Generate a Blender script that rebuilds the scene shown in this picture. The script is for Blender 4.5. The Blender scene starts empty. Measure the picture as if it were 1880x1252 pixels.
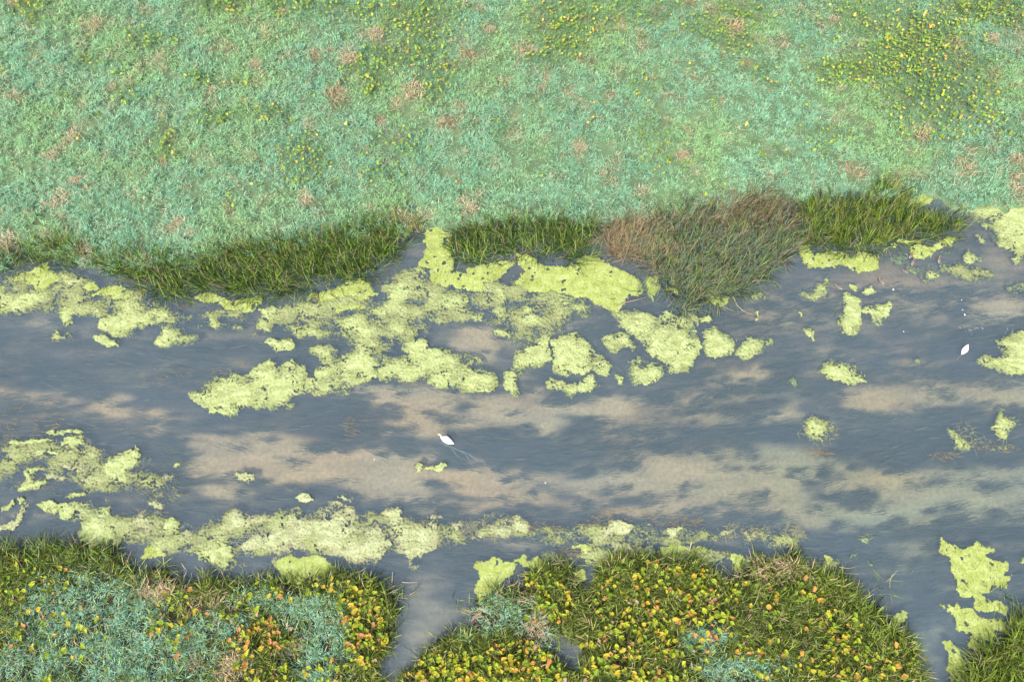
import bpy, math, random
import numpy as np
R = math.radians
rng = np.random.default_rng(11)
random.seed(5)
SC = bpy.context.scene
COL = SC.collection

# ------------------------------------------------------------------ camera
H = 42.0
PITCH = 20.0                       # degrees away from straight down
F = 1342.0                         # focal length in photograph pixels (1880 x 1252)
cam_d = bpy.data.cameras.new('camera')
cam = bpy.data.objects.new('camera', cam_d)
COL.objects.link(cam)
cam.location = (0, 0, H)
cam.rotation_euler = (R(PITCH), 0, 0)
cam_d.sensor_width = 36.0
cam_d.lens = 36.0 * F / 1880.0
cam_d.clip_end = 3000
SC.camera = cam

# ------------------------------------------------------------------ light
SUN_EL, SUN_AZ = 52.0, -150.0       # azimuth measured from +y towards +x
world = bpy.data.worlds.new('World')
SC.world = world
world.use_nodes = True
wn = world.node_tree
sky = wn.nodes.new('ShaderNodeTexSky')
sky.sky_type = 'NISHITA'
sky.sun_disc = False
sky.sun_elevation = R(SUN_EL)
sky.sun_rotation = R(SUN_AZ)
sky.dust_density = 4.0
wn.links.new(sky.outputs[0], wn.nodes['Background'].inputs[0])
wn.nodes['Background'].inputs[1].default_value = 0.105
sun_d = bpy.data.lights.new('sun', 'SUN')
sun_d.energy = 2.0
sun_d.angle = R(8)
sun_d.color = (1.0, 0.95, 0.88)
sun = bpy.data.objects.new('sun', sun_d)
COL.objects.link(sun)
sun.rotation_euler = (R(90 - SUN_EL), 0, R(180 - SUN_AZ))
SC.view_settings.view_transform = 'Standard'
SC.view_settings.look = 'None'
SC.view_settings.exposure = 1.98
SC.view_settings.gamma = 1.0

# ------------------------------------------------------------------ helpers
CT, ST = math.cos(R(PITCH)), math.sin(R(PITCH))


def P(px, py, z=0.0):
    """photograph pixel -> ground point at height z"""
    px = np.asarray(px, float); py = np.asarray(py, float)
    u = (px - 940.0) / F; v = (626.0 - py) / F
    dx = u; dy = ST + v * CT; dz = -CT + v * ST
    t = (z - H) / dz
    return dx * t, dy * t


def W2P(x, y, z=0.0):
    x = np.asarray(x, float); y = np.asarray(y, float)
    zz = z - H
    dep = y * ST - zz * CT
    up = y * CT + zz * ST
    return 940 + F * x / dep, 626 - F * up / dep


def _h(ix, iy, seed):
    n = (ix.astype(np.int64) * 374761393 + iy.astype(np.int64) * 668265263 + seed * 144665) & 0xffffffff
    n = ((n ^ (n >> 13)) * 1274126177) & 0xffffffff
    n = n ^ (n >> 16)
    return n


def noise(x, y, seed=0):
    x = np.asarray(x, float); y = np.asarray(y, float)
    ix = np.floor(x); iy = np.floor(y)
    fx = x - ix; fy = y - iy
    ux = fx * fx * fx * (fx * (fx * 6 - 15) + 10); uy = fy * fy * fy * (fy * (fy * 6 - 15) + 10)

    def g(ox, oy):
        a = _h(ix + ox, iy + oy, seed) * (2 * math.pi / 4294967296.0)
        return np.cos(a) * (fx - ox) + np.sin(a) * (fy - oy)
    a = g(0, 0); b = g(1, 0); c = g(0, 1); d = g(1, 1)
    return (a + (b - a) * ux + (c - a) * uy + (a - b - c + d) * ux * uy) * 1.5


def fbm(x, y, seed=0, oct=4, gain=0.5):
    s = 0; a = 1.0; t = 0
    for o in range(oct):
        s = s + a * noise(x * 2 ** o, y * 2 ** o, seed + o * 17)
        t += a; a *= gain
    return s / t * 1.4


def inpoly(px, py, pts):
    pts = np.asarray(pts, float)
    ins = np.zeros(px.shape, bool)
    n = len(pts)
    for i in range(n):
        x0, y0 = pts[i]; x1, y1 = pts[(i + 1) % n]
        if y0 == y1:
            continue
        c = ((y0 > py) != (y1 > py)) & (px < (x1 - x0) * (py - y0) / (y1 - y0) + x0)
        ins ^= c
    return ins


def polydist(px, py, pts):
    pts = np.asarray(pts, float)
    d = np.full(px.shape, 1e9)
    n = len(pts)
    for i in range(n):
        x0, y0 = pts[i]; x1, y1 = pts[(i + 1) % n]
        ex, ey = x1 - x0, y1 - y0
        L = ex * ex + ey * ey + 1e-9
        t = np.clip(((px - x0) * ex + (py - y0) * ey) / L, 0, 1)
        d = np.minimum(d, (px - x0 - t * ex) ** 2 + (py - y0 - t * ey) ** 2)
    return np.sqrt(d)


def sst(a, b, x):
    t = np.clip((x - a) / (b - a), 0, 1)
    return t * t * (3 - 2 * t)


# ---- raster fields over the photographed ground (2 pixel cells, wide margin)
X0, Y0, X1, Y1, CS = -420, -260, 2300, 1600, 3
gx, gy = np.meshgrid(np.arange(X0, X1, CS) + 0.0, np.arange(Y0, Y1, CS) + 0.0)


def blur(a, r, n=2):
    r = max(1, int(round(r / CS)))
    for _ in range(n):
        for ax in (0, 1):
            pad = [(0, 0), (0, 0)]; pad[ax] = (r + 1, r)
            c = np.cumsum(np.pad(a, pad, mode='edge'), axis=ax)
            if ax == 0:
                a = (c[2 * r + 1:] - c[:-2 * r - 1]) / (2 * r + 1)
            else:
                a = (c[:, 2 * r + 1:] - c[:, :-2 * r - 1]) / (2 * r + 1)
    return a


def look(field, px, py):
    fx = np.clip((np.asarray(px) - X0) / CS, 0, field.shape[1] - 1.001)
    fy = np.clip((np.asarray(py) - Y0) / CS, 0, field.shape[0] - 1.001)
    ix = fx.astype(int); iy = fy.astype(int)
    ax = fx - ix; ay = fy - iy
    return (field[iy, ix] * (1 - ax) * (1 - ay) + field[iy, ix + 1] * ax * (1 - ay)
            + field[iy + 1, ix] * (1 - ax) * ay + field[iy + 1, ix + 1] * ax * ay)


def polymask(polys, warp=5.0, seed=1):
    wx = gx + warp * fbm(gx / 34, gy / 34, seed, 4, 0.7); wy = gy + warp * fbm(gx / 34, gy / 34, seed + 50, 4, 0.7)
    m = np.zeros(gx.shape, bool)
    for p in polys:
        m |= inpoly(wx, wy, p)
    return m.astype(float)


def ell(spec, px=None, py=None, soft=0.6):
    """sum of soft ellipses (cx, cy, rx, ry[, angle])"""
    if px is None:
        px, py = gx, gy
    o = np.zeros(np.shape(px))
    for e in spec:
        cx, cy, rx, ry = e[:4]
        a = R(e[4]) if len(e) > 4 else 0.0
        c, s = math.cos(a), math.sin(a)
        dx, dy = px - cx, py - cy
        d = np.sqrt(((dx * c + dy * s) / rx) ** 2 + ((-dx * s + dy * c) / ry) ** 2)
        o = np.maximum(o, 1 - sst(1 - soft * 0.5, 1 + soft * 0.5, d))
    return o


# ---- meshes
def mesh_arrays(name, V, tris, col=None, smooth=False, quads=None):
    me = bpy.data.meshes.new(name)
    V = np.ascontiguousarray(V, np.float32)
    me.vertices.add(len(V)); me.vertices.foreach_set('co', V.ravel())
    nt = 0 if tris is None else len(tris)
    nq = 0 if quads is None else len(quads)
    parts = []
    if nt: parts.append(np.asarray(tris, np.int32).ravel())
    if nq: parts.append(np.asarray(quads, np.int32).ravel())
    li = np.concatenate(parts)
    me.loops.add(len(li)); me.loops.foreach_set('vertex_index', li)
    me.polygons.add(nt + nq)
    tot = np.concatenate([np.full(nt, 3, np.int32), np.full(nq, 4, np.int32)])
    st = np.concatenate([[0], np.cumsum(tot)[:-1]]).astype(np.int32)
    me.polygons.foreach_set('loop_start', st)
    me.polygons.foreach_set('loop_total', tot)
    me.polygons.foreach_set('use_smooth', np.full(nt + nq, smooth, bool))
    me.update(calc_edges=True)
    if col is not None:
        a = me.color_attributes.new('col', 'FLOAT_COLOR', 'POINT')
        c = np.ones((len(V), 4), np.float32); c[:, :3] = np.clip(col, 0, 1)
        a.data.foreach_set('color', c.ravel())
    return me


def obj(name, me, mat=None, parent=None, label=None, cat=None, group=None, kind=None, loc=None, rot=None, scale=None):
    o = bpy.data.objects.new(name, me)
    COL.objects.link(o)
    if mat is not None and me is not None and not me.materials:
        me.materials.append(mat)
    if parent is not None: o.parent = parent
    if label: o['label'] = label
    if cat: o['category'] = cat
    if group: o['group'] = group
    if kind: o['kind'] = kind
    if loc is not None: o.location = loc
    if rot is not None: o.rotation_euler = rot
    if scale is not None: o.scale = scale if hasattr(scale, '__len__') else (scale,) * 3
    return o


# ---- materials
def nodes(name):
    m = bpy.data.materials.new(name); m.use_nodes = True
    t = m.node_tree; t.nodes.clear()
    out = t.nodes.new('ShaderNodeOutputMaterial')
    return m, t, out


def foliage_mat(name, transl=0.25, rough=0.6, spec=0.25):
    m, t, out = nodes(name)
    at = t.nodes.new('ShaderNodeAttribute'); at.attribute_name = 'col'
    b = t.nodes.new('ShaderNodeBsdfPrincipled')
    b.inputs['Roughness'].default_value = rough
    b.inputs['Specular IOR Level'].default_value = spec
    t.links.new(at.outputs['Color'], b.inputs['Base Color'])
    tr = t.nodes.new('ShaderNodeBsdfTranslucent')
    t.links.new(at.outputs['Color'], tr.inputs['Color'])
    mx = t.nodes.new('ShaderNodeMixShader'); mx.inputs[0].default_value = transl
    t.links.new(b.outputs[0], mx.inputs[1]); t.links.new(tr.outputs[0], mx.inputs[2])
    t.links.new(mx.outputs[0], out.inputs[0])
    return m


def attr_mat(name, rough=0.8, spec=0.2, bump=None, nscale=8.0, var=0.25):
    m, t, out = nodes(name)
    at = t.nodes.new('ShaderNodeAttribute'); at.attribute_name = 'col'
    b = t.nodes.new('ShaderNodeBsdfPrincipled')
    b.inputs['Roughness'].default_value = rough
    b.inputs['Specular IOR Level'].default_value = spec
    tc = t.nodes.new('ShaderNodeTexCoord')
    no = t.nodes.new('ShaderNodeTexNoise'); no.inputs['Scale'].default_value = nscale; no.inputs['Detail'].default_value = 6
    t.links.new(tc.outputs['Object'], no.inputs['Vector'])
    mr = t.nodes.new('ShaderNodeMapRange')
    mr.inputs['From Min'].default_value = 0.3; mr.inputs['From Max'].default_value = 0.7
    mr.inputs['To Min'].default_value = 1 - var; mr.inputs['To Max'].default_value = 1 + var
    t.links.new(no.outputs['Fac'], mr.inputs['Value'])
    mu = t.nodes.new('ShaderNodeVectorMath'); mu.operation = 'SCALE'
    t.links.new(at.outputs['Color'], mu.inputs[0]); t.links.new(mr.outputs[0], mu.inputs['Scale'])
    t.links.new(mu.outputs[0], b.inputs['Base Color'])
    if bump:
        bp = t.nodes.new('ShaderNodeBump'); bp.inputs['Strength'].default_value = bump; bp.inputs['Distance'].default_value = 0.03
        t.links.new(no.outputs['Fac'], bp.inputs['Height']); t.links.new(bp.outputs[0], b.inputs['Normal'])
    t.links.new(b.outputs[0], out.inputs[0])
    return m


def leaf_mat(name, c1, c2):
    m, t, out = nodes(name)
    oi = t.nodes.new('ShaderNodeObjectInfo')
    tc = t.nodes.new('ShaderNodeTexCoord')
    no = t.nodes.new('ShaderNodeTexNoise'); no.inputs['Scale'].default_value = 9
    t.links.new(tc.outputs['Object'], no.inputs['Vector'])
    ad = t.nodes.new('ShaderNodeMath'); ad.operation = 'MULTIPLY_ADD'
    t.links.new(no.outputs['Fac'], ad.inputs[0]); ad.inputs[1].default_value = 0.7
    sb = t.nodes.new('ShaderNodeMath'); sb.operation = 'SUBTRACT'; sb.inputs[1].default_value = 0.35
    t.links.new(oi.outputs['Random'], sb.inputs[0]); t.links.new(sb.outputs[0], ad.inputs[2])
    rp = t.nodes.new('ShaderNodeValToRGB')
    rp.color_ramp.elements[0].position = 0.0; rp.color_ramp.elements[0].color = (*c1, 1)
    rp.color_ramp.elements[1].position = 1.0; rp.color_ramp.elements[1].color = (*c2, 1)
    t.links.new(ad.outputs[0], rp.inputs[0])
    b = t.nodes.new('ShaderNodeBsdfPrincipled'); b.inputs['Roughness'].default_value = 0.5
    b.inputs['Specular IOR Level'].default_value = 0.15
    t.links.new(rp.outputs[0], b.inputs['Base Color'])
    tr = t.nodes.new('ShaderNodeBsdfTranslucent'); t.links.new(rp.outputs[0], tr.inputs['Color'])
    mx = t.nodes.new('ShaderNodeMixShader'); mx.inputs[0].default_value = 0.25
    t.links.new(b.outputs[0], mx.inputs[1]); t.links.new(tr.outputs[0], mx.inputs[2])
    t.links.new(mx.outputs[0], out.inputs[0])
    return m


def plain_mat(name, c, rough=0.6, c2=None, nscale=12):
    m, t, out = nodes(name)
    b = t.nodes.new('ShaderNodeBsdfPrincipled'); b.inputs['Roughness'].default_value = rough
    tc = t.nodes.new('ShaderNodeTexCoord')
    no = t.nodes.new('ShaderNodeTexNoise'); no.inputs['Scale'].default_value = nscale
    t.links.new(tc.outputs['Object'], no.inputs['Vector'])
    rp = t.nodes.new('ShaderNodeValToRGB')
    rp.color_ramp.elements[0].position = 0.35; rp.color_ramp.elements[0].color = (*c, 1)
    rp.color_ramp.elements[1].position = 0.65; rp.color_ramp.elements[1].color = (*(c2 or c), 1)
    t.links.new(no.outputs['Fac'], rp.inputs[0]); t.links.new(rp.outputs[0], b.inputs['Base Color'])
    t.links.new(b.outputs[0], out.inputs[0])
    return m


M_GRASS = foliage_mat('meadow_grass', 0.35, 0.7, 0.06)
M_REED = foliage_mat('reed_blade', 0.25, 0.55, 0.12)
M_WEED = foliage_mat('water_weed', 0.1, 0.7, 0.1)
M_ALGAE = attr_mat('algae', 0.85, 0.15, bump=0.5, nscale=14, var=0.16)
M_GROUND = attr_mat('ground', 0.9, 0.15, bump=0.3, nscale=5, var=0.18)
M_BIRD = attr_mat('plumage', 0.7, 0.2, nscale=20, var=0.06)
M_BILL = plain_mat('orange_bill', (0.55, 0.2, 0.03), 0.4)
M_BILL2 = plain_mat('horn_bill', (0.22, 0.17, 0.05), 0.4)
M_FEATHER = plain_mat('white_feather', (0.8, 0.8, 0.78), 0.6)
M_STEM = plain_mat('dry_stem', (0.24, 0.2, 0.13), 0.7, (0.17, 0.16, 0.09))
M_STICK = plain_mat('stick_bark', (0.1, 0.07, 0.05), 0.8, (0.2, 0.14, 0.1))


def water_mat():
    m, t, out = nodes('river_water')
    tc = t.nodes.new('ShaderNodeTexCoord')
    mp = t.nodes.new('ShaderNodeMapping'); mp.inputs['Scale'].default_value = (0.5, 1.3, 1)
    t.links.new(tc.outputs['Object'], mp.inputs['Vector'])
    no = t.nodes.new('ShaderNodeTexNoise'); no.inputs['Scale'].default_value = 3.0; no.inputs['Detail'].default_value = 5
    t.links.new(mp.outputs[0], no.inputs['Vector'])
    bp = t.nodes.new('ShaderNodeBump'); bp.inputs['Strength'].default_value = 0.12; bp.inputs['Distance'].default_value = 0.05
    t.links.new(no.outputs['Fac'], bp.inputs['Height'])
    tr = t.nodes.new('ShaderNodeBsdfTransparent'); tr.inputs[0].default_value = (0.85, 0.88, 0.86, 1)
    df = t.nodes.new('ShaderNodeBsdfDiffuse'); df.inputs[0].default_value = (0.118, 0.165, 0.200, 1)
    mx = t.nodes.new('ShaderNodeMixShader'); mx.inputs[0].default_value = 0.275
    mp2 = t.nodes.new('ShaderNodeMapping'); mp2.inputs['Scale'].default_value = (0.06, 0.22, 1)
    t.links.new(tc.outputs['Object'], mp2.inputs['Vector'])
    n2 = t.nodes.new('ShaderNodeTexNoise'); n2.inputs['Scale'].default_value = 1.0; n2.inputs['Detail'].default_value = 5
    t.links.new(mp2.outputs[0], n2.inputs['Vector'])
    mr = t.nodes.new('ShaderNodeMapRange'); mr.inputs['From Min'].default_value = 0.3; mr.inputs['From Max'].default_value = 0.7
    mr.inputs['To Min'].default_value = 0.195; mr.inputs['To Max'].default_value = 0.275
    t.links.new(n2.outputs['Fac'], mr.inputs['Value']); t.links.new(mr.outputs[0], mx.inputs[0])  # uneven sheen painted by varying the diffuse veil with noise
    bp3 = t.nodes.new('ShaderNodeBump'); bp3.inputs['Strength'].default_value = 0.35; bp3.inputs['Distance'].default_value = 0.05
    t.links.new(no.outputs['Fac'], bp3.inputs['Height']); t.links.new(bp3.outputs[0], df.inputs['Normal'])
    t.links.new(tr.outputs[0], mx.inputs[1]); t.links.new(df.outputs[0], mx.inputs[2])
    gl = t.nodes.new('ShaderNodeBsdfGlossy'); gl.inputs['Roughness'].default_value = 0.06
    t.links.new(bp.outputs[0], gl.inputs['Normal'])
    fr = t.nodes.new('ShaderNodeFresnel'); fr.inputs[0].default_value = 1.33
    t.links.new(bp.outputs[0], fr.inputs['Normal'])
    m2 = t.nodes.new('ShaderNodeMixShader')
    t.links.new(fr.outputs[0], m2.inputs[0]); t.links.new(mx.outputs[0], m2.inputs[1]); t.links.new(gl.outputs[0], m2.inputs[2])
    t.links.new(m2.outputs[0], out.inputs[0])
    return m


M_WATER = water_mat()

# ------------------------------------------------------------------ the plan of the place
NORTH = [(-900, 474), (0, 474), (60, 440), (150, 468), (330, 480), (350, 470), (480, 448), (600, 430), (690, 408), (760, 400),
         (830, 408), (880, 400), (1000, 385), (1100, 392), (1200, 385), (1300, 370), (1400, 348), (1480, 352), (1620, 345),
         (1700, 345), (1760, 370), (1880, 362), (2800, 360), (2800, -900), (-900, -900)]
SOUTH1 = [(-900, 1005), (0, 1002), (130, 1000), (225, 1012), (250, 1045), (330, 1050), (400, 1072), (480, 1062), (560, 1072),
          (640, 1052), (690, 1070), (725, 1085), (728, 1130), (712, 1160), (708, 1215), (690, 1260), (690, 1700), (-900, 1700)]
SOUTH2 = [(700, 1700), (725, 1262), (765, 1232), (800, 1185), (835, 1160), (868, 1128), (885, 1098), (955, 1072), (990, 1035),
          (1045, 1028), (1060, 1072), (1070, 1110), (1088, 1062), (1110, 1035), (1150, 1018), (1230, 1025), (1295, 1030),
          (1312, 1058), (1345, 1066), (1380, 1034), (1450, 1030), (1515, 1042), (1555, 1075), (1590, 1105), (1625, 1130),
          (1650, 1160), (1685, 1190), (1692, 1270), (1700, 1700)]
SOUTH3 = [(1770, 1700), (1755, 1262), (1790, 1215), (1830, 1180), (1880, 1150), (2800, 1150), (2800, 1700)]
POOLS = [[(1010, 1165), (1040, 1165), (1065, 1190), (1070, 1225), (1045, 1240), (1020, 1210)],
         [(495, 1190), (530, 1190), (540, 1215), (500, 1220)]]

NORTH = [(a, b + 20 if b > 0 else b) for a, b in NORTH]
LAND = polymask([NORTH, SOUTH1, SOUTH2, SOUTH3], 34, 3)
for p in POOLS:
    LAND[inpoly(gx, gy, p)] = 0
LANDS = blur(LAND, 6, 2)

# sand and weed on the river bed (soft ellipses in photograph pixels)
SAND = [(60, 722, 80, 10, 2), (202, 748, 42, 24, 10), (270, 782, 40, 8, 28), (350, 806, 60, 9, 8), (288, 752, 26, 10),
        (420, 842, 115, 26), (400, 900, 60, 13, 4), (500, 830, 60, 40), (620, 868, 170, 34), (770, 880, 140, 46),
        (745, 728, 100, 28, 12), (880, 752, 120, 28, 4), (1000, 752, 90, 22, -4), (980, 780, 90, 14, 12), (760, 778, 60, 26),
        (620, 832, 120, 14), (1090, 738, 70, 12, -3), (870, 625, 55, 34), (1000, 604, 45, 8, -8), (978, 706, 20, 22),
        (1365, 690, 48, 20, -14), (1382, 662, 16, 10, -50), (1430, 750, 50, 24, -14), (1100, 752, 70, 18, -8),
        (1605, 735, 60, 30), (1715, 728, 80, 20, -6), (1850, 725, 60, 36, 10), (1450, 880, 100, 70), (1300, 880, 190, 52),
        (1200, 850, 90, 22), (1640, 890, 60, 34), (1180, 895, 60, 20), (1840, 560, 80, 26, 8), (1100, 885, 60, 14),
        (1760, 920, 120, 40), (1560, 940, 200, 30), (1200, 930, 120, 20)]
MID = [(520, 850, 260, 46), (880, 880, 240, 44), (1220, 890, 260, 60), (1640, 900, 260, 60), (900, 740, 220, 34), (1330, 740, 190, 40), (1700, 720, 200, 34), (200, 760, 150, 24), (1560, 560, 220, 60), (1450, 575, 110, 34), (1700, 530, 190, 60), (1560, 650, 70, 30), (1680, 670, 60, 26), (780, 1170, 50, 140),
       (1000, 610, 120, 40), (1780, 900, 160, 60), (1250, 760, 140, 24), (1180, 790, 150, 26), (960, 985, 60, 20),
       (1660, 1010, 70, 40), (1850, 480, 40, 60), (100, 985, 100, 20), (560, 690, 10, 10), (60, 590, 60, 14), (1700, 1180, 30, 80)]
DARK = [(595, 772, 78, 32, 4), (588, 818, 26, 8), (640, 808, 28, 14, -8), (706, 756, 24, 9, 8), (742, 802, 26, 16), (852, 745, 16, 9),
        (900, 800, 66, 22, -4), (812, 851, 52, 8), (815, 892, 26, 6, 10), (842, 912, 44, 8, 6), (590, 905, 40, 20), (530, 920, 60, 14),
        (1070, 770, 45, 10, 8), (1060, 790, 40, 14), (1400, 740, 60, 14, -8), (1235, 812, 42, 12), (1110, 850, 55, 9), (1070, 872, 40, 6),
        (1300, 790, 60, 14), (1470, 792, 90, 20), (1700, 812, 150, 42), (1755, 757, 58, 18), (1766, 563, 19, 18), (1810, 543, 16, 8),
        (1660, 600, 40, 14), (1735, 640, 24, 12), (1790, 612, 60, 18), (1030, 910, 20, 10), (1160, 920, 40, 14), (1350, 860, 20, 5),
        (1550, 915, 60, 6, 14), (1590, 910, 36, 8), (1490, 895, 22, 4), (1505, 912, 14, 4), (1580, 930, 30, 8), (1260, 905, 6, 18, 25),
        (1390, 925, 26, 4), (1560, 990, 50, 14), (1770, 975, 60, 12), (1650, 985, 60, 9), (1850, 975, 60, 18), (1700, 1110, 30, 50),
        (1600, 790, 80, 10), (1545, 735, 18, 6), (1480, 745, 16, 7), (1590, 625, 60, 10), (1640, 650, 70, 9), (1380, 800, 40, 8),
        (960, 830, 90, 30, 8), (1030, 835, 60, 22), (120, 790, 100, 22), (420, 760, 80, 14), (370, 880, 40, 8), (230, 800, 40, 14)]
# flow-stretched warp gives the wispy edges
wx = gx + 55 * fbm(gx / 170, gy / 30, 61, 4, 0.65) + 16 * fbm(gx / 40, gy / 8, 62, 3)
wy = gy + 20 * fbm(gx / 130, gy / 34, 63, 4, 0.65)
bed = 0.20 + 0.36 * fbm(gx / 190, gy / 26, 64, 5, 0.6)
bed = np.maximum(bed, ell(MID, wx, wy, 1.1) * (0.52 + 0.2 * fbm(gx / 120, gy / 22, 65, 4)))
bed = np.maximum(bed, ell(SAND, wx, wy, 0.9) * (0.92 + 0.22 * fbm(gx / 120, gy / 22, 66, 4)))
w2x = gx + 26 * fbm(gx / 150, gy / 26, 67, 4, 0.65); w2y = gy + 13 * fbm(gx / 120, gy / 26, 68, 4, 0.65)
SILT = [[(330, 832), (480, 788), (640, 815), (800, 828), (960, 852), (1100, 832), (1200, 820), (1400, 815), (1560, 848), (1700, 858), (2000, 845),
         (2000, 955), (1800, 965), (1600, 975), (1400, 962), (1240, 942), (1100, 925), (960, 928), (850, 945), (720, 935), (640, 893), (480, 884), (330, 890)],
        [(640, 712), (730, 692), (830, 712), (960, 732), (1100, 728), (1190, 722), (1190, 745), (1060, 765), (1050, 800), (960, 788), (800, 782), (700, 745)],
        [(1545, 705), (1700, 700), (1880, 690), (2000, 700), (2000, 745), (1780, 742), (1640, 765), (1550, 750)]]
sm = np.zeros(gx.shape)
for p_ in SILT:
    sm = np.maximum(sm, inpoly(w2x, w2y, p_).astype(float))
sm = blur(sm, 7, 2)
bed = np.maximum(bed, sm * (0.78 + 0.34 * fbm(gx / 110, gy / 20, 69, 5, 0.6)))
dk = ell(DARK, wx * 0.45 + w2x * 0.55, wy * 0.45 + w2y * 0.55, 0.7)
bed = bed * (1 - 0.86 * dk) + 0.06 * dk
BED = blur(np.clip(bed, 0.02, 1.1), 3, 2)


def mound(x, y):
    m = 0.30 * fbm(x / 3.6, y / 3.2, 5, 3) + 0.24 * np.abs(fbm(x / 1.5, y / 1.3, 8, 3))
    return m


def ground_z(x, y, px=None, py=None):
    if px is None:
        px, py = W2P(x, y, 0.0)
    l = look(LANDS, px, py)
    z = -0.55 + (0.68 + 0.9 * mound(x, y)) * sst(0.25, 0.8, l)
    z = z + 0.05 * fbm(x / 2.5, y / 0.9, 23, 3) * (1 - l)
    return z, l


def axis(lo, hi, d, far, nfar):
    core = np.arange(lo, hi + d, d)
    k = np.linspace(0, 1, nfar + 1)[1:] ** 2
    return np.concatenate([(lo - (far * k))[::-1], core, core[-1] + far * k])


# ---- terrain: banks and river bed in one sheet that runs out of sight
ax = axis(-44, 44, 0.22, 700, 9)
ay_core = np.concatenate([np.arange(-9, -4, 0.35), np.arange(-4, 25.5, 0.105), np.arange(25.5, 50, 0.45)])
k = np.linspace(0, 1, 10)[1:] ** 2
ay = np.concatenate([(-9 - 700 * k)[::-1], ay_core, 50 + 900 * k])
tx, ty = np.meshgrid(ax, ay)
cx_ = np.clip(tx, -46, 46); cy_ = np.clip(ty, -9, 50)
tpx, tpy = W2P(cx_, cy_)
tz, tl = ground_z(cx_, cy_, tpx, tpy)
bv = look(BED, tpx, tpy)
bv = np.where((tx < -46) | (tx > 46), 0.3, bv)
bv = bv + 0.20 * fbm(tx / 2.6 + 0.4 * fbm(tx / 2, ty / 1, 72, 2), ty / 0.42, 71, 4, 0.62) * sst(0.0, 0.25, bv)
bv = np.clip(0.8 * bv + 0.2 * sst(0.12, 0.78, bv), 0.02, 1.1)[..., None]
sandc = np.array([0.305, 0.234, 0.130]); weedc = np.array([0.016, 0.024, 0.03])
hue = fbm(tx / 9, ty / 4, 77, 2)[..., None]
sandv = sandc * (1 + 0.16 * np.concatenate([hue, np.zeros_like(hue), -hue], -1))
right = np.clip((tx - 4) / 14, 0, 1)[..., None] * np.clip((15 - ty) / 6, 0, 1)[..., None]
sandv = sandv * (1 - right * np.array([0.26, 0.10, 0.10]))
bedc = weedc + (sandv - weedc) * np.clip(bv, 0, 1) ** 1.15
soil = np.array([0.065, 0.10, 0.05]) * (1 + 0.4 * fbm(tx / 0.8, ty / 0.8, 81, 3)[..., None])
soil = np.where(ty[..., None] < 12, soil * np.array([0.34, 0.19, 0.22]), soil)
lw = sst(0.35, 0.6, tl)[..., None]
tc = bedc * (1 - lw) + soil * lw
ny, nx = tx.shape
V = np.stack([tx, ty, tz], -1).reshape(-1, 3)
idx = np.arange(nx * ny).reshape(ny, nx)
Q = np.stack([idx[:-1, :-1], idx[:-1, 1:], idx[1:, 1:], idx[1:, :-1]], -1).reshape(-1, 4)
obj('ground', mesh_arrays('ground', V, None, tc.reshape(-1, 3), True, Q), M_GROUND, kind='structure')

# ---- river surface
rx = axis(-44, 44, 2.0, 650, 6); ry = np.arange(-8, 27, 1.0)
qx, qy = np.meshgrid(rx, ry)
idx = np.arange(qx.size).reshape(qx.shape)
Q = np.stack([idx[:-1, :-1], idx[:-1, 1:], idx[1:, 1:], idx[1:, :-1]], -1).reshape(-1, 4)
obj('river', mesh_arrays('river', np.stack([qx, qy, 0 * qx], -1).reshape(-1, 3), None, None, True, Q), M_WATER, kind='structure')


# ------------------------------------------------------------------ blades
def blades(name, b, length, width, azim, lean, bend, col, seg=2):
    """grass blades; b (n,3) bases, lean/bend in radians (lean 0 = upright)"""
    n = len(b)
    ca, sa = np.cos(azim), np.sin(azim)
    side = np.stack([-sa, ca, np.zeros(n)], -1)
    pts = [b]
    p = b.copy()
    for s in range(seg):
        th = lean + bend * (s + 0.5) / seg
        d = np.stack([np.sin(th) * ca, np.sin(th) * sa, np.cos(th)], -1)
        p = p + d * (length / seg)[:, None]
        pts.append(p)
    rows = []
    for s in range(seg):
        w = width * (0.55 + 0.45 * min(1.0, s / max(1, seg * 0.4))) if s == 0 else width * (1 - 0.35 * (s / seg) ** 2)
        rows.append(pts[s] - side * (w / 2)[:, None])
        rows.append(pts[s] + side * (w / 2)[:, None])
    rows.append(pts[seg])
    nv = 2 * seg + 1
    V = np.stack(rows, 1).reshape(-1, 3)
    t = []
    for s in range(seg - 1):
        a = 2 * s
        t += [(a, a + 1, a + 3), (a, a + 3, a + 2)]
    a = 2 * (seg - 1)
    t.append((a, a + 1, a + 2))
    T = (np.arange(n)[:, None, None] * nv + np.array(t)[None]).reshape(-1, 3)
    C = np.repeat(col, nv, axis=0)
    return mesh_arrays(name, V, T, C)


def region_points(n, xr, yr):
    return rng.uniform(*xr, n), rng.uniform(*yr, n)


def mixc(a, b, t):
    return np.asarray(a) * (1 - t[:, None]) + np.asarray(b) * t[:, None]


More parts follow.
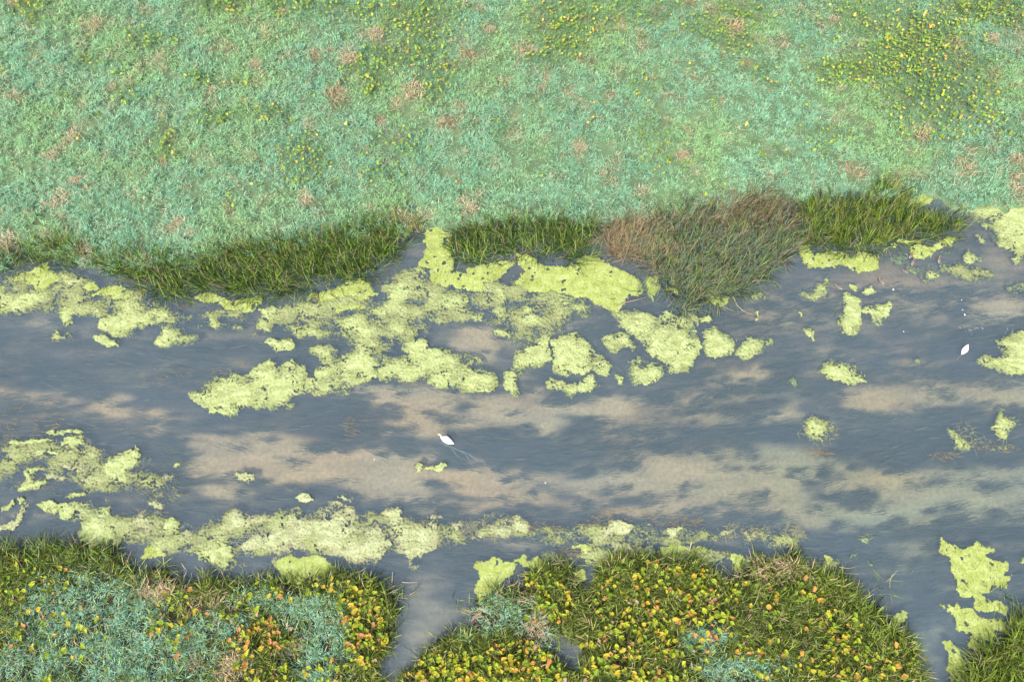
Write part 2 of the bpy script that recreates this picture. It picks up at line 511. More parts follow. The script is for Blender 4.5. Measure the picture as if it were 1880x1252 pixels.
# leaf cover of the north meadow (photograph pixels)
LEAF_N = [
    ('dark gappy clump of yellow-green leafy plants at the top left corner of the meadow', [(48, 6, 38, 16), (60, 30, 16, 14)], 1.0),
    ('yellow-green leaf clump at the top edge, left of the middle leafy clumps', [(405, 8, 45, 16)], 1.0),
    ('line of yellow-green leafy plants along the top edge left of centre', [(515, 12, 34, 16), (600, 14, 60, 18), (665, 22, 22, 16)], 0.7),
    ('dense vertical drift of yellow-green leaves at the top, left of centre', [(770, 30, 70, 34), (775, 75, 40, 40), (740, 110, 40, 14), (690, 95, 30, 14)], 0.8),
    ('yellow-orange leafy plants beside the dark gap left of the meadow centre', [(650, 118, 26, 16), (690, 145, 24, 26), (680, 165, 14, 14)], 0.9),
    ('scattered yellow-green leaves right of the largest tan tuft', [(805, 135, 34, 24), (800, 165, 22, 24)], 0.7),
    ('broad yellow and orange leafy clump at the top near the centre', [(1040, 40, 70, 44), (1040, 80, 40, 26), (1000, 108, 30, 14)], 0.8),
    ('loose leafy patch on the top edge just right of centre', [(1180, 18, 60, 26), (1290, 52, 46, 20)], 0.6),
    ('orange-tipped leafy clump at the top around a tan tuft', [(1365, 20, 50, 24), (1350, 75, 40, 22), (1390, 128, 26, 14)], 0.7),
    ('large dense drift of yellow-green leaves in the upper right of the meadow', [(1720, 150, 100, 80), (1590, 128, 80, 24), (1690, 60, 60, 30), (1660, 100, 60, 30)], 0.95),
    ('loose drift of yellow-green leaves above the large right-hand drift', [(1590, 35, 80, 36), (1530, 130, 40, 22), (1500, 245, 46, 18)], 0.6),
    ('very dense leafy mass at the top right corner of the meadow', [(1810, 16, 80, 24), (1860, 40, 30, 14)], 1.3),
    ('small yellow-green leaf cluster left of the meadow centre line', [(160, 112, 30, 12), (270, 75, 40, 18), (115, 175, 12, 8)], 0.7),
    ('yellow leaf cluster in the left half of the meadow', [(228, 178, 20, 16), (310, 260, 26, 34), (400, 215, 50, 14), (370, 145, 30, 10), (430, 148, 18, 10)], 0.7),
    ('leafy cluster in the lower left middle of the meadow', [(560, 292, 38, 38), (505, 208, 34, 16), (425, 365, 8, 14)], 0.7),
    ('thin scatter of yellow-green leaves in the meadow centre', [(735, 270, 44, 26), (700, 320, 30, 16), (918, 232, 16, 14), (620, 340, 12, 10)], 0.55),
    ('thin scatter of leaves right of the meadow centre', [(1195, 240, 34, 28), (1310, 190, 14, 10), (1180, 155, 30, 12), (1220, 300, 34, 18), (1420, 280, 20, 14)], 0.5),
    ('few yellow leaves in the lower right of the meadow', [(1850, 240, 24, 16), (1795, 195, 20, 12), (1510, 275, 16, 14), (1415, 150, 14, 12), (1800, 215, 40, 14)], 0.5),
]
TUFTS_N = [(186, 45, 16), (28, 4, 14), (212, 160, 10), (138, 250, 17), (121, 266, 9), (104, 286, 13), (140, 335, 9), (14, 448, 20),
           (160, 462, 14), (105, 372, 13), (84, 430, 9), (327, 411, 11), (350, 430, 9), (640, 108, 18), (692, 70, 16), (668, 65, 10), (580, 106, 12),
           (618, 182, 17), (762, 172, 21), (735, 190, 14), (700, 225, 10), (826, 232, 13), (863, 106, 14), (897, 55, 12), (955, 92, 13),
           (736, 400, 13), (763, 408, 12), (785, 396, 10), (862, 388, 15), (560, 372, 12), (1265, 6, 13), (1345, 52, 19), (975, 96, 12),
           (1003, 140, 9), (1063, 272, 12), (1225, 220, 8), (1042, 170, 9), (1370, 120, 8), (1567, 318, 16), (1770, 298, 19), (1864, 298, 15),
           (1688, 252, 15), (1750, 85, 17), (1822, 74, 13), (1530, 38, 10), (1433, 82, 11), (1640, 338, 12), (1868, 350, 16), (1250, 288, 11),
           (1178, 352, 10), (1110, 320, 9), (300, 300, 9), (470, 120, 8), (520, 25, 9)]

# ---- meadow grass -------------------------------------------------------
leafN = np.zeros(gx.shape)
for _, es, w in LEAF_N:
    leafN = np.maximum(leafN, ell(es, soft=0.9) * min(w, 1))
tuftN = ell([(a, b, c * 1.05, c * 0.9) for a, b, c in TUFTS_N], soft=0.8)

TEAL = np.array([0.185, 0.385, 0.245]); TEALD = np.array([0.11, 0.265, 0.185]); PALE = np.array([0.32, 0.49, 0.315])
GREEN = np.array([0.19, 0.31, 0.11]); TAN = np.array([0.34, 0.27, 0.165]); PINK = np.array([0.44, 0.30, 0.205])


def tussocks(n_c, xr, yr, per, accept, seed):
    """tussock centres and blades that lean away from each centre"""
    x, y = region_points(n_c, xr, yr)
    px, py = W2P(x, y, 0.2)
    keep = accept(px, py)
    x, y = x[keep], y[keep]
    n = len(x)
    rad = rng.uniform(0.16, 0.42, n)
    ci = np.repeat(np.arange(n), per)
    m = len(ci)
    a = rng.uniform(0, 2 * math.pi, m)
    r = np.sqrt(rng.uniform(0, 1, m)) * rad[ci]
    bx = x[ci] + r * np.cos(a); by = y[ci] + r * np.sin(a)
    return ci, bx, by, a, r / rad[ci], rad


def north_accept(px, py):
    l = look(LANDS, px, py)
    gap = fbm(px / 55, py / 40, 31, 3)
    return (l > 0.5) & (py < 520) & (py > -110) & (px > -180) & (px < 2060) & ((gap > -0.62) | (rng.random(len(px)) < 0.6))


ci, bx, by, aa, rr, rad = tussocks(21000, (-46, 46), (18.5, 50), 22, north_accept, 1)
n = len(bx)
px, py = W2P(bx, by, 0.3)
gz, gl = ground_z(bx, by)
hum = 0.08 + 0.30 * (1 - rr ** 2) * (0.5 + rad[ci])
warm = sst(-0.15, 0.75, fbm(px / 170, py / 110, 41, 4) + 0.25 * sst(330, 40, py))          # greener / tan part of the meadow
tanw = sst(0.12, 0.75, fbm(px / 46, py / 34, 43, 4) + 0.12 * sst(350, 60, py))
cshift = rng.normal(0, 1, ci.max() + 1)[ci]
t1 = np.clip(0.45 + 0.22 * cshift + 0.25 * rng.normal(0, 1, n), 0, 1)
c = mixc(TEALD, TEAL, t1)
c = mixc(c, np.broadcast_to(PALE, (n, 3)), np.clip(0.35 * rng.random(n) + 0.3 * fbm(px / 60, py / 45, 47, 3), 0, 0.8))
c = mixc(c, np.broadcast_to(GREEN * 1.25, (n, 3)), np.clip(0.12 + warm * (0.35 + 0.5 * rng.random(n)), 0, 0.8))
isT = rng.random(n) < tanw * 0.6 + 0.06 + 0.35 * look(blur(tuftN, 9, 2), px, py)
c[isT] = (TAN * (0.75 + 0.5 * rng.random((n, 1))))[isT]
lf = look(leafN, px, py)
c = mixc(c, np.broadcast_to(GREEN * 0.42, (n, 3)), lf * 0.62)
c *= (0.66 + 0.68 * rng.random((n, 1)))
tf = look(tuftN, px, py)
keep = (rng.random(n) > 0.75 * tf) & (gl > 0.42)
b3 = np.stack([bx, by, gz + hum], -1)
sel = np.where(keep)[0]
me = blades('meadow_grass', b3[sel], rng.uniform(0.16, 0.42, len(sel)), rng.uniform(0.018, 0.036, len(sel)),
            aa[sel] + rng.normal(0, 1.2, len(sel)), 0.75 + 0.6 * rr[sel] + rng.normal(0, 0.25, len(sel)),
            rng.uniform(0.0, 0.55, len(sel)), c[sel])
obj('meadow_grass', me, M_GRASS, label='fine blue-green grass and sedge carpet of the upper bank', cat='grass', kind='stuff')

# ---- south bank grass ---------------------------------------------------
TEAL_S = [(170, 1140, 150, 95), (240, 1200, 190, 75), (60, 1225, 80, 40), (590, 1190, 52, 100, 10), (560, 1130, 60, 40), (480, 1100, 60, 24), (395, 1150, 70, 30), (110, 1120, 80, 40),
          (900, 1130, 80, 34, -12), (985, 1155, 34, 40), (1300, 1172, 44, 26), (1320, 1232, 60, 26), (1390, 1225, 60, 26)]
TAN_S = [(860, 1130, 40, 24), (985, 1160, 26, 30), (430, 1225, 34, 30), (290, 1085, 40, 16), (1410, 1050, 80, 18), (960, 1080, 20, 30), (380, 1110, 40, 14)]
tealS = ell(TEAL_S, gx + 14 * fbm(gx / 40, gy / 40, 90, 3), gy + 14 * fbm(gx / 40, gy / 40, 91, 3), 0.9)
tanS = ell(TAN_S, gx + 10 * fbm(gx / 30, gy / 30, 92, 3), gy + 10 * fbm(gx / 30, gy / 30, 93, 3), 0.9)


def south_accept(px, py):
    return (look(LANDS, px, py) > 0.45) & (py > 960) & (py < 1370) & (px > -130) & (px < 2010)


ci, bx, by, aa, rr, rad = tussocks(9600, (-33, 33), (-9.5, 7.5), 32, south_accept, 2)
n = len(bx)
px, py = W2P(bx, by, 0.3)
gz, gl = ground_z(bx, by)
ts = np.clip(look(tealS, px, py), 0, 1); tn = look(tanS, px, py)
u = rng.random(n)
OLIVE = np.array([0.120, 0.155, 0.026]); OLIVED = np.array([0.018, 0.034, 0.008]); LIME = np.array([0.24, 0.285, 0.065])
c = mixc(OLIVED, OLIVE, rng.random(n))
k2 = rng.random(n) < 0.2; c[k2] = LIME * 1.12
teal = mixc(TEALD * 0.95, PALE * np.array([0.95, 1.03, 1.05]), np.clip(rng.random(n) ** 0.85, 0, 1))
isteal = rng.random(n) < ts * 0.86
c[isteal] = teal[isteal]
istan = rng.random(n) < 0.035 + 0.45 * tn
c[istan] = (mixc(TAN, PINK, rng.random(n)))[istan]
c *= (0.7 + 0.6 * rng.random((n, 1)))
ln = np.where(isteal, rng.uniform(0.2, 0.42, n), rng.uniform(0.35, 0.85, n))
wd = np.where(isteal, rng.uniform(0.016, 0.03, n), rng.uniform(0.02, 0.045, n))
sgap = fbm(px / 34, py / 34, 95, 3)
sel = np.where((rng.random(n) < sst(0.3, 0.95, gl)) & ((sgap > -0.14) | (rng.random(n) < 0.22 + 0.5 * ts)))[0]
b3 = np.stack([bx, by, gz + 0.22 * (1 - rr ** 2)], -1)
me = blades('bank_grass', b3[sel], ln[sel], wd[sel], aa[sel] + rng.normal(0, 0.9, len(sel)),
            0.7 + 0.6 * rr[sel] + rng.normal(0, 0.25, len(sel)), rng.uniform(0.0, 0.6, len(sel)), c[sel])
obj('bank_grass', me, M_GRASS, label='mixed olive and blue-green grass covering the lower bank', cat='grass', kind='stuff')

# long blades hanging over the water along the edge of the lower bank
n0 = 26000
px = rng.uniform(-120, 2000, n0); py = rng.uniform(980, 1290, n0)
l = look(LANDS, px, py)
kp = (l > 0.10) & (l < 0.75) & (fbm(px / 24, py / 24, 97, 3) > -0.1 + 0.5 * (l < 0.25))
px, py = px[kp], py[kp]; n = len(px)
x, y = P(px, py, 0.1)
gxl = look(LANDS, px + 6, py) - look(LANDS, px - 6, py); gyl = look(LANDS, px, py - 6) - look(LANDS, px, py + 6)
z, l = ground_z(x, y)
c = mixc(OLIVED, OLIVE * 1.2, rng.random(n)); k2 = rng.random(n) < 0.3; c[k2] = LIME; k2 = rng.random(n) < 0.12; c[k2] = TAN
me = blades('edge_sedge', np.stack([x, y, np.maximum(z, -0.1)], -1), rng.uniform(0.4, 1.05, n), rng.uniform(0.022, 0.045, n),
            np.arctan2(-gyl, -gxl) + rng.normal(0, 0.75, n), np.abs(rng.normal(0.7, 0.35, n)), rng.uniform(0.0, 0.9, n), c * (0.7 + 0.6 * rng.random((n, 1))), seg=3)
obj('edge_sedge', me, M_GRASS, label='ragged green sedge blades hanging over the water along the lower bank', cat='sedge', kind='stuff')

# ------------------------------------------------------------------ reeds
G1 = (0.038, 0.080, 0.010); G2 = (0.150, 0.225, 0.032); G3 = (0.009, 0.021, 0.005); BG1 = (0.044, 0.072, 0.046); BG2 = (0.115, 0.155, 0.098)
BR = (0.13, 0.082, 0.045); DRY = (0.25, 0.195, 0.115); YG = (0.16, 0.20, 0.02)
REEDS = [
    ('dark green reed bed at the far left of the upper bank', [(-120, 470), (0, 462), (50, 440), (110, 432), (180, 455), (190, 480), (130, 490), (60, 487), (0, 500), (-120, 510)], 'g', 100, 1.0),
    ('dark green reed bed on the left with its tip pointing down into the river', [(150, 470), (240, 466), (330, 478), (345, 510), (345, 548), (325, 560), (295, 545), (250, 530), (235, 508), (190, 498)], 'g', 150, 1.15),
    ('long dark green reed bed left of centre along the upper bank', [(335, 490), (400, 455), (480, 444), (560, 432), (640, 420), (690, 402), (760, 402), (775, 418), (740, 450), (715, 480), (690, 505), (620, 522), (540, 540), (470, 546), (390, 540), (345, 525)], 'g', 165, 1.15),
    ('dark green reed bed near the centre between two lime algae sheets', [(828, 425), (880, 405), (960, 400), (1040, 398), (1098, 402), (1100, 450), (1080, 485), (1040, 478), (985, 468), (940, 470), (900, 480), (850, 492), (832, 470)], 'g', 140, 1.1),
    ('wide grey-green and brown reed bed right of centre, its left side dead and tan', [(1100, 425), (1130, 396), (1200, 392), (1300, 372), (1400, 352), (1460, 372), (1462, 440), (1440, 480), (1400, 520), (1340, 545), (1280, 560), (1240, 540), (1180, 490), (1110, 462)], 'b', 215, 1.1),
    ('bright green reed bed on the right, standing in yellow-green duckweed', [(1462, 378), (1500, 358), (1590, 362), (1620, 335), (1670, 345), (1700, 385), (1770, 400), (1778, 430), (1720, 438), (1660, 446), (1610, 462), (1560, 464), (1500, 456), (1465, 440)], 'y', 175, 1.0),
    ('low dark green reed fringe at the left end of the lower bank', [(-120, 998), (0, 992), (120, 990), (160, 1002), (225, 1010), (240, 1035), (200, 1050), (110, 1052), (40, 1060), (-120, 1070)], 'g', 70, 0.9),
    ('bright green reed bed in the bottom right corner', [(1755, 1262), (1790, 1210), (1840, 1165), (1880, 1130), (2000, 1120), (2000, 1330), (1750, 1330)], 'y', 160, 1.1),
    ('small green sedge tuft on the lime algae sheet near the right edge', [(1800, 1075), (1850, 1072), (1865, 1095), (1850, 1112), (1815, 1105)], 'y', 35, 0.7),
    ('rounded olive grass hummock beside the lime algae at the channel mouth', [(895, 1085), (930, 1065), (960, 1080), (965, 1110), (930, 1125), (895, 1115)], 'o', 90, 0.8),
    ('brownish grass hummock left of the narrow notch in the lower bank', [(985, 1045), (1040, 1040), (1060, 1075), (1065, 1110), (1020, 1125), (985, 1100)], 'o', 90, 0.8),
    ('green sedge edge on the left side of the muddy channel', [(690, 1075), (735, 1085), (740, 1125), (722, 1160), (715, 1210), (690, 1215), (695, 1150), (700, 1110)], 'o', 80, 0.75),
    ('long green grass along the right-hand tip of the lower bank', [(1480, 1050), (1540, 1062), (1600, 1110), (1650, 1150), (1690, 1185), (1695, 1262), (1650, 1262), (1610, 1190), (1540, 1130), (1480, 1090)], 'y', 90, 0.8),
    ('olive grass crown in the middle of the right-hand lower bank', [(1310, 1065), (1370, 1045), (1460, 1040), (1500, 1060), (1520, 1120), (1560, 1200), (1480, 1230), (1380, 1210), (1330, 1140)], 'o', 85, 0.75),
    ('spiky green sedge fringe at the top of the leafy lower bank', [(1130, 1035), (1180, 1018), (1290, 1030), (1310, 1075), (1290, 1110), (1240, 1070), (1180, 1050)], 'o', 90, 0.75),
    ('short green grass fringe along the algae on the lower left bank', [(330, 1050), (400, 1060), (480, 1050), (560, 1062), (640, 1042), (690, 1065), (680, 1095), (600, 1090), (500, 1085), (400, 1105), (340, 1090)], 'o', 60, 0.7),
    ('tiny sedge tuft standing in the muddy channel', [(826, 1100), (840, 1096), (848, 1108), (838, 1120), (826, 1114)], 'o', 26, 0.6),
    ('sedge tuft standing in the water off the tip of the lower bank', [(1618, 1062), (1640, 1060), (1648, 1080), (1636, 1094), (1620, 1086)], 'y', 28, 0.8),
    ('leaning sedge tuft beside the muddy channel', [(738, 1085), (756, 1088), (764, 1108), (752, 1120), (738, 1112)], 'y', 26, 0.8),
    ('small reed clump leaning over the edge of the tan reed bed', [(1160, 520), (1180, 505), (1205, 515), (1195, 540), (1170, 545)], 'b', 45, 0.8),
    ('narrow grey-green reed tongue reaching down from the tan reed bed', [(1238, 545), (1262, 535), (1290, 545), (1282, 575), (1250, 582)], 'b', 120, 0.9),
]
for i, (lab, poly, kind, dens, scl) in enumerate(REEDS):
    pa = np.array(poly, float)
    wxs, wys = P(pa[:, 0], pa[:, 1])
    x0, x1, y0, y1 = wxs.min() - .5, wxs.max() + .5, wys.min() - .5, wys.max() + .5
    nn = int((x1 - x0) * (y1 - y0) * dens * 1.4)
    x, y = region_points(nn, (x0, x1), (y0, y1))
    # gather into clumps
    px, py = W2P(x, y, 0.45)
    wrp = 18 if dens > 100 else 8
    ins = inpoly(px + wrp * fbm(px / 22, py / 22, 200 + i, 4, 0.8), py + wrp * fbm(px / 22, py / 22, 230 + i, 4, 0.8), poly)
    g = fbm(px / 26, py / 18, 260 + i, 3)
    ins &= rng.random(nn) < 0.3 + 0.7 * sst(0, 14, polydist(px, py, poly))
    ins &= rng.random(nn) < np.clip(0.62 + 1.0 * g, 0.12, 1)
    x, y, px, py, g = x[ins], y[ins], px[ins], py[ins], g[ins]
    n = len(x)
    gz, gl = ground_z(x, y)
    gz = np.maximum(gz, -0.12)
    flow = 0.8 * fbm(x / 2.2, y / 2.2, 300 + i, 2)
    az = flow + rng.normal(0, 1.1 if kind == 'b' else 0.9, n) + {'g': 2.4, 'b': 0.65, 'y': 2.0, 'o': 0}[kind]
    fl = rng.random(n) < 0.3
    az[fl] = rng.uniform(0, 2 * math.pi, n)[fl]
    sdr = polydist(px, py, poly)
    edge = (sdr < 12) & (rng.random(n) < 0.6)
    ccx, ccy = P(*np.array(poly, float).mean(0))
    az[edge] = np.arctan2(y - ccy, x - ccx)[edge] + rng.normal(0, 0.7, n)[edge]
    if kind == 'o':
        az = rng.uniform(0, 2 * math.pi, n)
    u = rng.random(n)
    if kind == 'g':
        c = mixc(G3, G1, u); k2 = rng.random(n) < 0.28; c[k2] = G2
        k2 = rng.random(n) < 0.05 + 0.1 * (fbm(px / 30, py / 30, 320, 2) > 0.3); c[k2] = BR
    elif kind == 'y':
        c = mixc(G3, G1, u); k2 = rng.random(n) < (0.34 if i < 7 else 0.6); c[k2] = mixc(G2, YG, rng.random(n))[k2]
        k2 = rng.random(n) < 0.05; c[k2] = BR
    elif kind == 'b':
        dead = sst(1280, 1120, px) * sst(520, 470, py) + 0.35 * sst(1240, 1330, px) * sst(455, 390, py)
        c = mixc(BG1, BG2, u); k2 = rng.random(n) < 0.3; c[k2] = G3; k2 = rng.random(n) < 0.14; c[k2] = G2
        k2 = rng.random(n) < 0.10 + 0.7 * dead; c[k2] = mixc(DRY, BR, rng.random(n))[k2]
        k2 = rng.random(n) < 0.55 * sst(1260, 1380, px) * sst(450, 380, py); c[k2] = mixc((0.14, 0.095, 0.05), G3, rng.random(n))[k2]
    else:
        c = mixc(OLIVED, OLIVE, u); k2 = rng.random(n) < 0.3; c[k2] = G2; k2 = rng.random(n) < 0.10; c[k2] = DRY; k2 = rng.random(n) < 0.2; c[k2] = G3
    k2 = rng.random(n) < 0.07; c[k2] = mixc(DRY, BG2, rng.random(n))[k2]
    c = c * (0.7 + 0.6 * rng.random((n, 1)))
    me = blades('reed_bed', np.stack([x, y, gz], -1), scl * rng.uniform(0.7, 1.45, n), rng.uniform(0.017, 0.036, n),
                az, np.abs(rng.normal(0.6, 0.36, n)), rng.uniform(0.0, 1.7, n), c, seg=4)
    nm = 'reed_bed' if dens > 100 and kind != 'o' else ('sedge_tuft' if dens < 50 else 'grass_hummock')
    obj(nm, me, M_REED, label=lab, cat='reeds' if nm == 'reed_bed' else 'sedge', kind='stuff')

# ------------------------------------------------------------------ dry tufts
def tuft_mesh(seed, col_a, col_b):
    r = np.random.default_rng(seed)
    n = 120
    a = r.uniform(0, 2 * math.pi, n); q = r.random(n) ** 0.8 * 0.62
    sub = r.integers(0, 4, n)
    off = r.normal(0, 0.22, (4, 2))
    b = np.stack([q * np.cos(a) * 0.7 + off[sub, 0], q * np.sin(a) * 0.7 + off[sub, 1], 0.12 + 0.16 * r.random(n)], -1)
    c = mixc(col_a, col_b, r.random(n)) * (0.65 + 0.6 * r.random((n, 1)))
    me = blades('dry_grass_tuft', b, r.uniform(0.12, 0.36, n), r.uniform(0.018, 0.03, n), a + r.normal(0, 1.3, n),
                r.uniform(0.5, 1.3, n), r.uniform(0, 0.5, n), c)
    me.materials.append(M_GRASS)
    return me


TM = [tuft_mesh(1, TAN * 1.2, PINK), tuft_mesh(2, PINK, PINK * 1.25), tuft_mesh(3, TAN, TAN * 1.3), tuft_mesh(4, PINK * 0.8, np.array([0.36, 0.19, 0.10]))]
ORD = ['leftmost', 'second from left', 'third from left', 'fourth from left', 'fifth from left', 'sixth from left', 'seventh from left',
       'eighth from left', 'ninth from left', 'tenth from left', 'eleventh from left', 'twelfth from left', 'thirteenth from left',
       'fourteenth from left', 'fifteenth from left', 'sixteenth from left', 'seventeenth from left', 'eighteenth from left',
       'nineteenth from left', 'twentieth from left', 'twenty-first from left', 'twenty-second from left', 'twenty-third from left',
       'twenty-fourth from left', 'twenty-fifth from left']
BANDS = [(-50, 115, 'in the top band of the meadow'), (115, 260, 'in the upper middle band of the meadow'),
         (260, 345, 'in the lower middle band of the meadow'), (345, 480, 'along the lower edge of the meadow')]
SIZES = [(0, 9.5, 'tiny'), (9.5, 12.5, 'small'), (12.5, 15.5, 'mid-sized'), (15.5, 40, 'large')]
for lo, hi, bname in BANDS:
    row = sorted([t for t in TUFTS_N if lo <= t[1] < hi])
    for j, (a, b, r) in enumerate(row):
        x, y = P(a, b, 0.3)
        z, _ = ground_z(np.array([x]), np.array([y]))
        sz = [s for l0, h0, s in SIZES if l0 <= r < h0][0]
        mi = 1 if b > 345 else (0, 2, 0, 3)[j % 4]
        obj('dry_grass_tuft', TM[mi], label='%s tan dry grass tuft %s, %s' % (sz, bname, ORD[j]),
            cat='grass tuft', group='dry grass tufts on the upper bank', loc=(float(x), float(y), float(z[0]) + 0.1),
            rot=(0, 0, j * 1.7), scale=(r / 12.0 * (0.8 + 0.5 * ((j * 7) % 5) / 4), r / 13.5, min(1.1, r / 13.5)))
TUFTS_S = [(428, 1222, 17, 'pinkish dry grass tuft near the bottom edge of the lower left bank'),
           (355, 1215, 11, 'small pinkish dry tuft left of the larger one on the lower left bank'),
           (275, 1088, 12, 'pale tan dry tuft near the water on the lower left bank'),
           (985, 1160, 17, 'pale tan dry tuft beside the small dark pool'),
           (860, 1150, 14, 'tan dry tuft on the right bank of the muddy channel'),
           (545, 1183, 12, 'reddish dry tuft among blue-green grass on the lower left bank'),
           (1302, 1165, 9, 'tiny pale dry tuft amid the orange leaves of the lower bank')]
for j, (a, b, r, lab) in enumerate(TUFTS_S):
    x, y = P(a, b, 0.3)
    z, _ = ground_z(np.array([x]), np.array([y]))
    obj('dry_grass_tuft', TM[(1, 3, 0, 2, 0, 3, 2)[j]], label=lab, cat='grass tuft', group='dry grass tufts on the lower bank',
        loc=(float(x), float(y), float(z[0]) + 0.1), rot=(0, 0, j * 2.1), scale=r / 15.0)

# ------------------------------------------------------------------ leafy plants of the north meadow (leaves too small to pick apart)
M_LEAFS = foliage_mat('leaf_mass', 0.25, 0.5, 0.15)
LY = np.array([0.20, 0.255, 0.03]); LG = np.array([0.12, 0.205, 0.03]); LO = np.array([0.46, 0.26, 0.05]); LYY = np.array([0.33, 0.30, 0.05])


def leaf_mass(x, y, z, size, r):
    n = len(x)
    k = 6
    yaw = r.uniform(0, 2 * math.pi, n); tilt = np.abs(r.normal(0, 0.45, n)); ta = r.uniform(0, 2 * math.pi, n)
    V = []
    for j in range(k):
        a = 2 * math.pi * j / k
        q = size * (1.0 if j else 0.45) * r.uniform(0.85, 1.15, n)
        lx = q * np.cos(a + yaw); ly = q * np.sin(a + yaw)
        lz = np.tan(np.clip(tilt, 0, 1.1)) * (lx * np.cos(ta) + ly * np.sin(ta)) + 0.02
        V.append(np.stack([x + lx, y + ly, z + lz], -1))
    V.append(np.stack([x, y, z], -1))
    V = np.stack(V, 1).reshape(-1, 3)
    t = np.array([(6, j, (j + 1) % 6) for j in range(6)])
    T = (np.arange(n)[:, None, None] * 7 + t[None]).reshape(-1, 3)
    u = r.random(n)
    c = mixc(LG, LY, r.random(n))
    c[u < 0.14] = LYY; c[u < 0.05] = LO
    c = c * (0.75 + 0.5 * r.random((n, 1)))
    return mesh_arrays('leafy_patch', V, T, np.repeat(c, 7, axis=0))


for i, (lab, es, w) in enumerate(LEAF_N):
    r = np.random.default_rng(400 + i)
    xs, ys = [], []
    for e in es:
        m = int(e[2] * e[3] * math.pi * 0.046 * w)
        a = r.uniform(0, 2 * math.pi, m); q = r.random(m) ** 0.62 * 1.38
        xs.append(e[0] + e[2] * q * np.cos(a)); ys.append(e[1] + e[3] * q * np.sin(a))
    px = np.concatenate(xs); py = np.concatenate(ys)
    kp = r.random(len(px)) < np.clip(0.62 + 1.0 * fbm(px / 16, py / 16, 450 + i, 3), 0.1, 1)
    px, py = px[kp], py[kp]
    x, y = P(px, py, 0.6)
    z, l = ground_z(x, y)
    obj('leafy_patch', leaf_mass(x, y, z + r.uniform(0.42, 0.72, len(x)), r.uniform(0.055, 0.112, len(x)), r), M_LEAFS, label=lab, cat='plants', kind='stuff')
r = np.random.default_rng(499)
px = r.uniform(-150, 2040, 1500); py = r.uniform(-80, 400, 1500)
kp = (r.random(1500) < np.clip(0.30 + 1.1 * fbm(px / 50, py / 40, 470, 3), 0, 1)) & (r.random(1500) < 1.15 - py / 420)
px, py = px[kp], py[kp]
kp = look(LAND, px, py) > 0.5
x, y = P(px[kp], py[kp], 0.6)
z, l = ground_z(x, y)
obj('leafy_patch', leaf_mass(x, y, z + 0.5, r.uniform(0.07, 0.12, len(x)), r), M_LEAFS, label='single yellow-green leaves scattered through the whole upper bank grass', cat='plants', kind='stuff')

# ------------------------------------------------------------------ round-leaved plants of the south bank: every leaf a piece
def leaf_mesh(seed):
    r = np.random.default_rng(seed)
    k = 11
    V = [(0, 0, 0)]
    for j in range(k):
        a = math.pi * (0.06 + 1.88 * j / (k - 1))
        q = 0.145 * r.uniform(0.75, 1.2)
        V.append((q * math.cos(a) * 1.12 + 0.03, q * math.sin(a) * 0.9, 0.35 * abs(q * math.sin(a)) + r.uniform(-0.03, 0.045)))
    for j in range(k):
        V.append((V[1 + j][0] * 0.55, V[1 + j][1] * 0.55, 0.4 * V[1 + j][2] + r.uniform(-0.008, 0.012)))
    t = []
    for j in range(k - 1):
        t += [(0, 1 + k + j, 2 + k + j)]
    q4 = [(1 + k + j, 1 + j, 2 + j, 2 + k + j) for j in range(k - 1)]
    return np.array(V), t, q4


LM = {}
for cname, c1, c2 in (('green', (0.085, 0.15, 0.012), (0.26, 0.29, 0.018)), ('yellow', (0.22, 0.22, 0.016), (0.33, 0.235, 0.022)),
                      ('orange', (0.34, 0.19, 0.030), (0.27, 0.12, 0.045)), ('pink', (0.22, 0.13, 0.09), (0.30, 0.20, 0.15))):
    m = leaf_mat('leaf_' + cname, c1, c2)
    LM[cname] = []
    for s in range(3):
        Vv, t, q4 = leaf_mesh(10 + s)
        me = mesh_arrays('leaf', Vv, t, None, False, q4)
        me.materials.append(m)
        LM[cname].append(me)

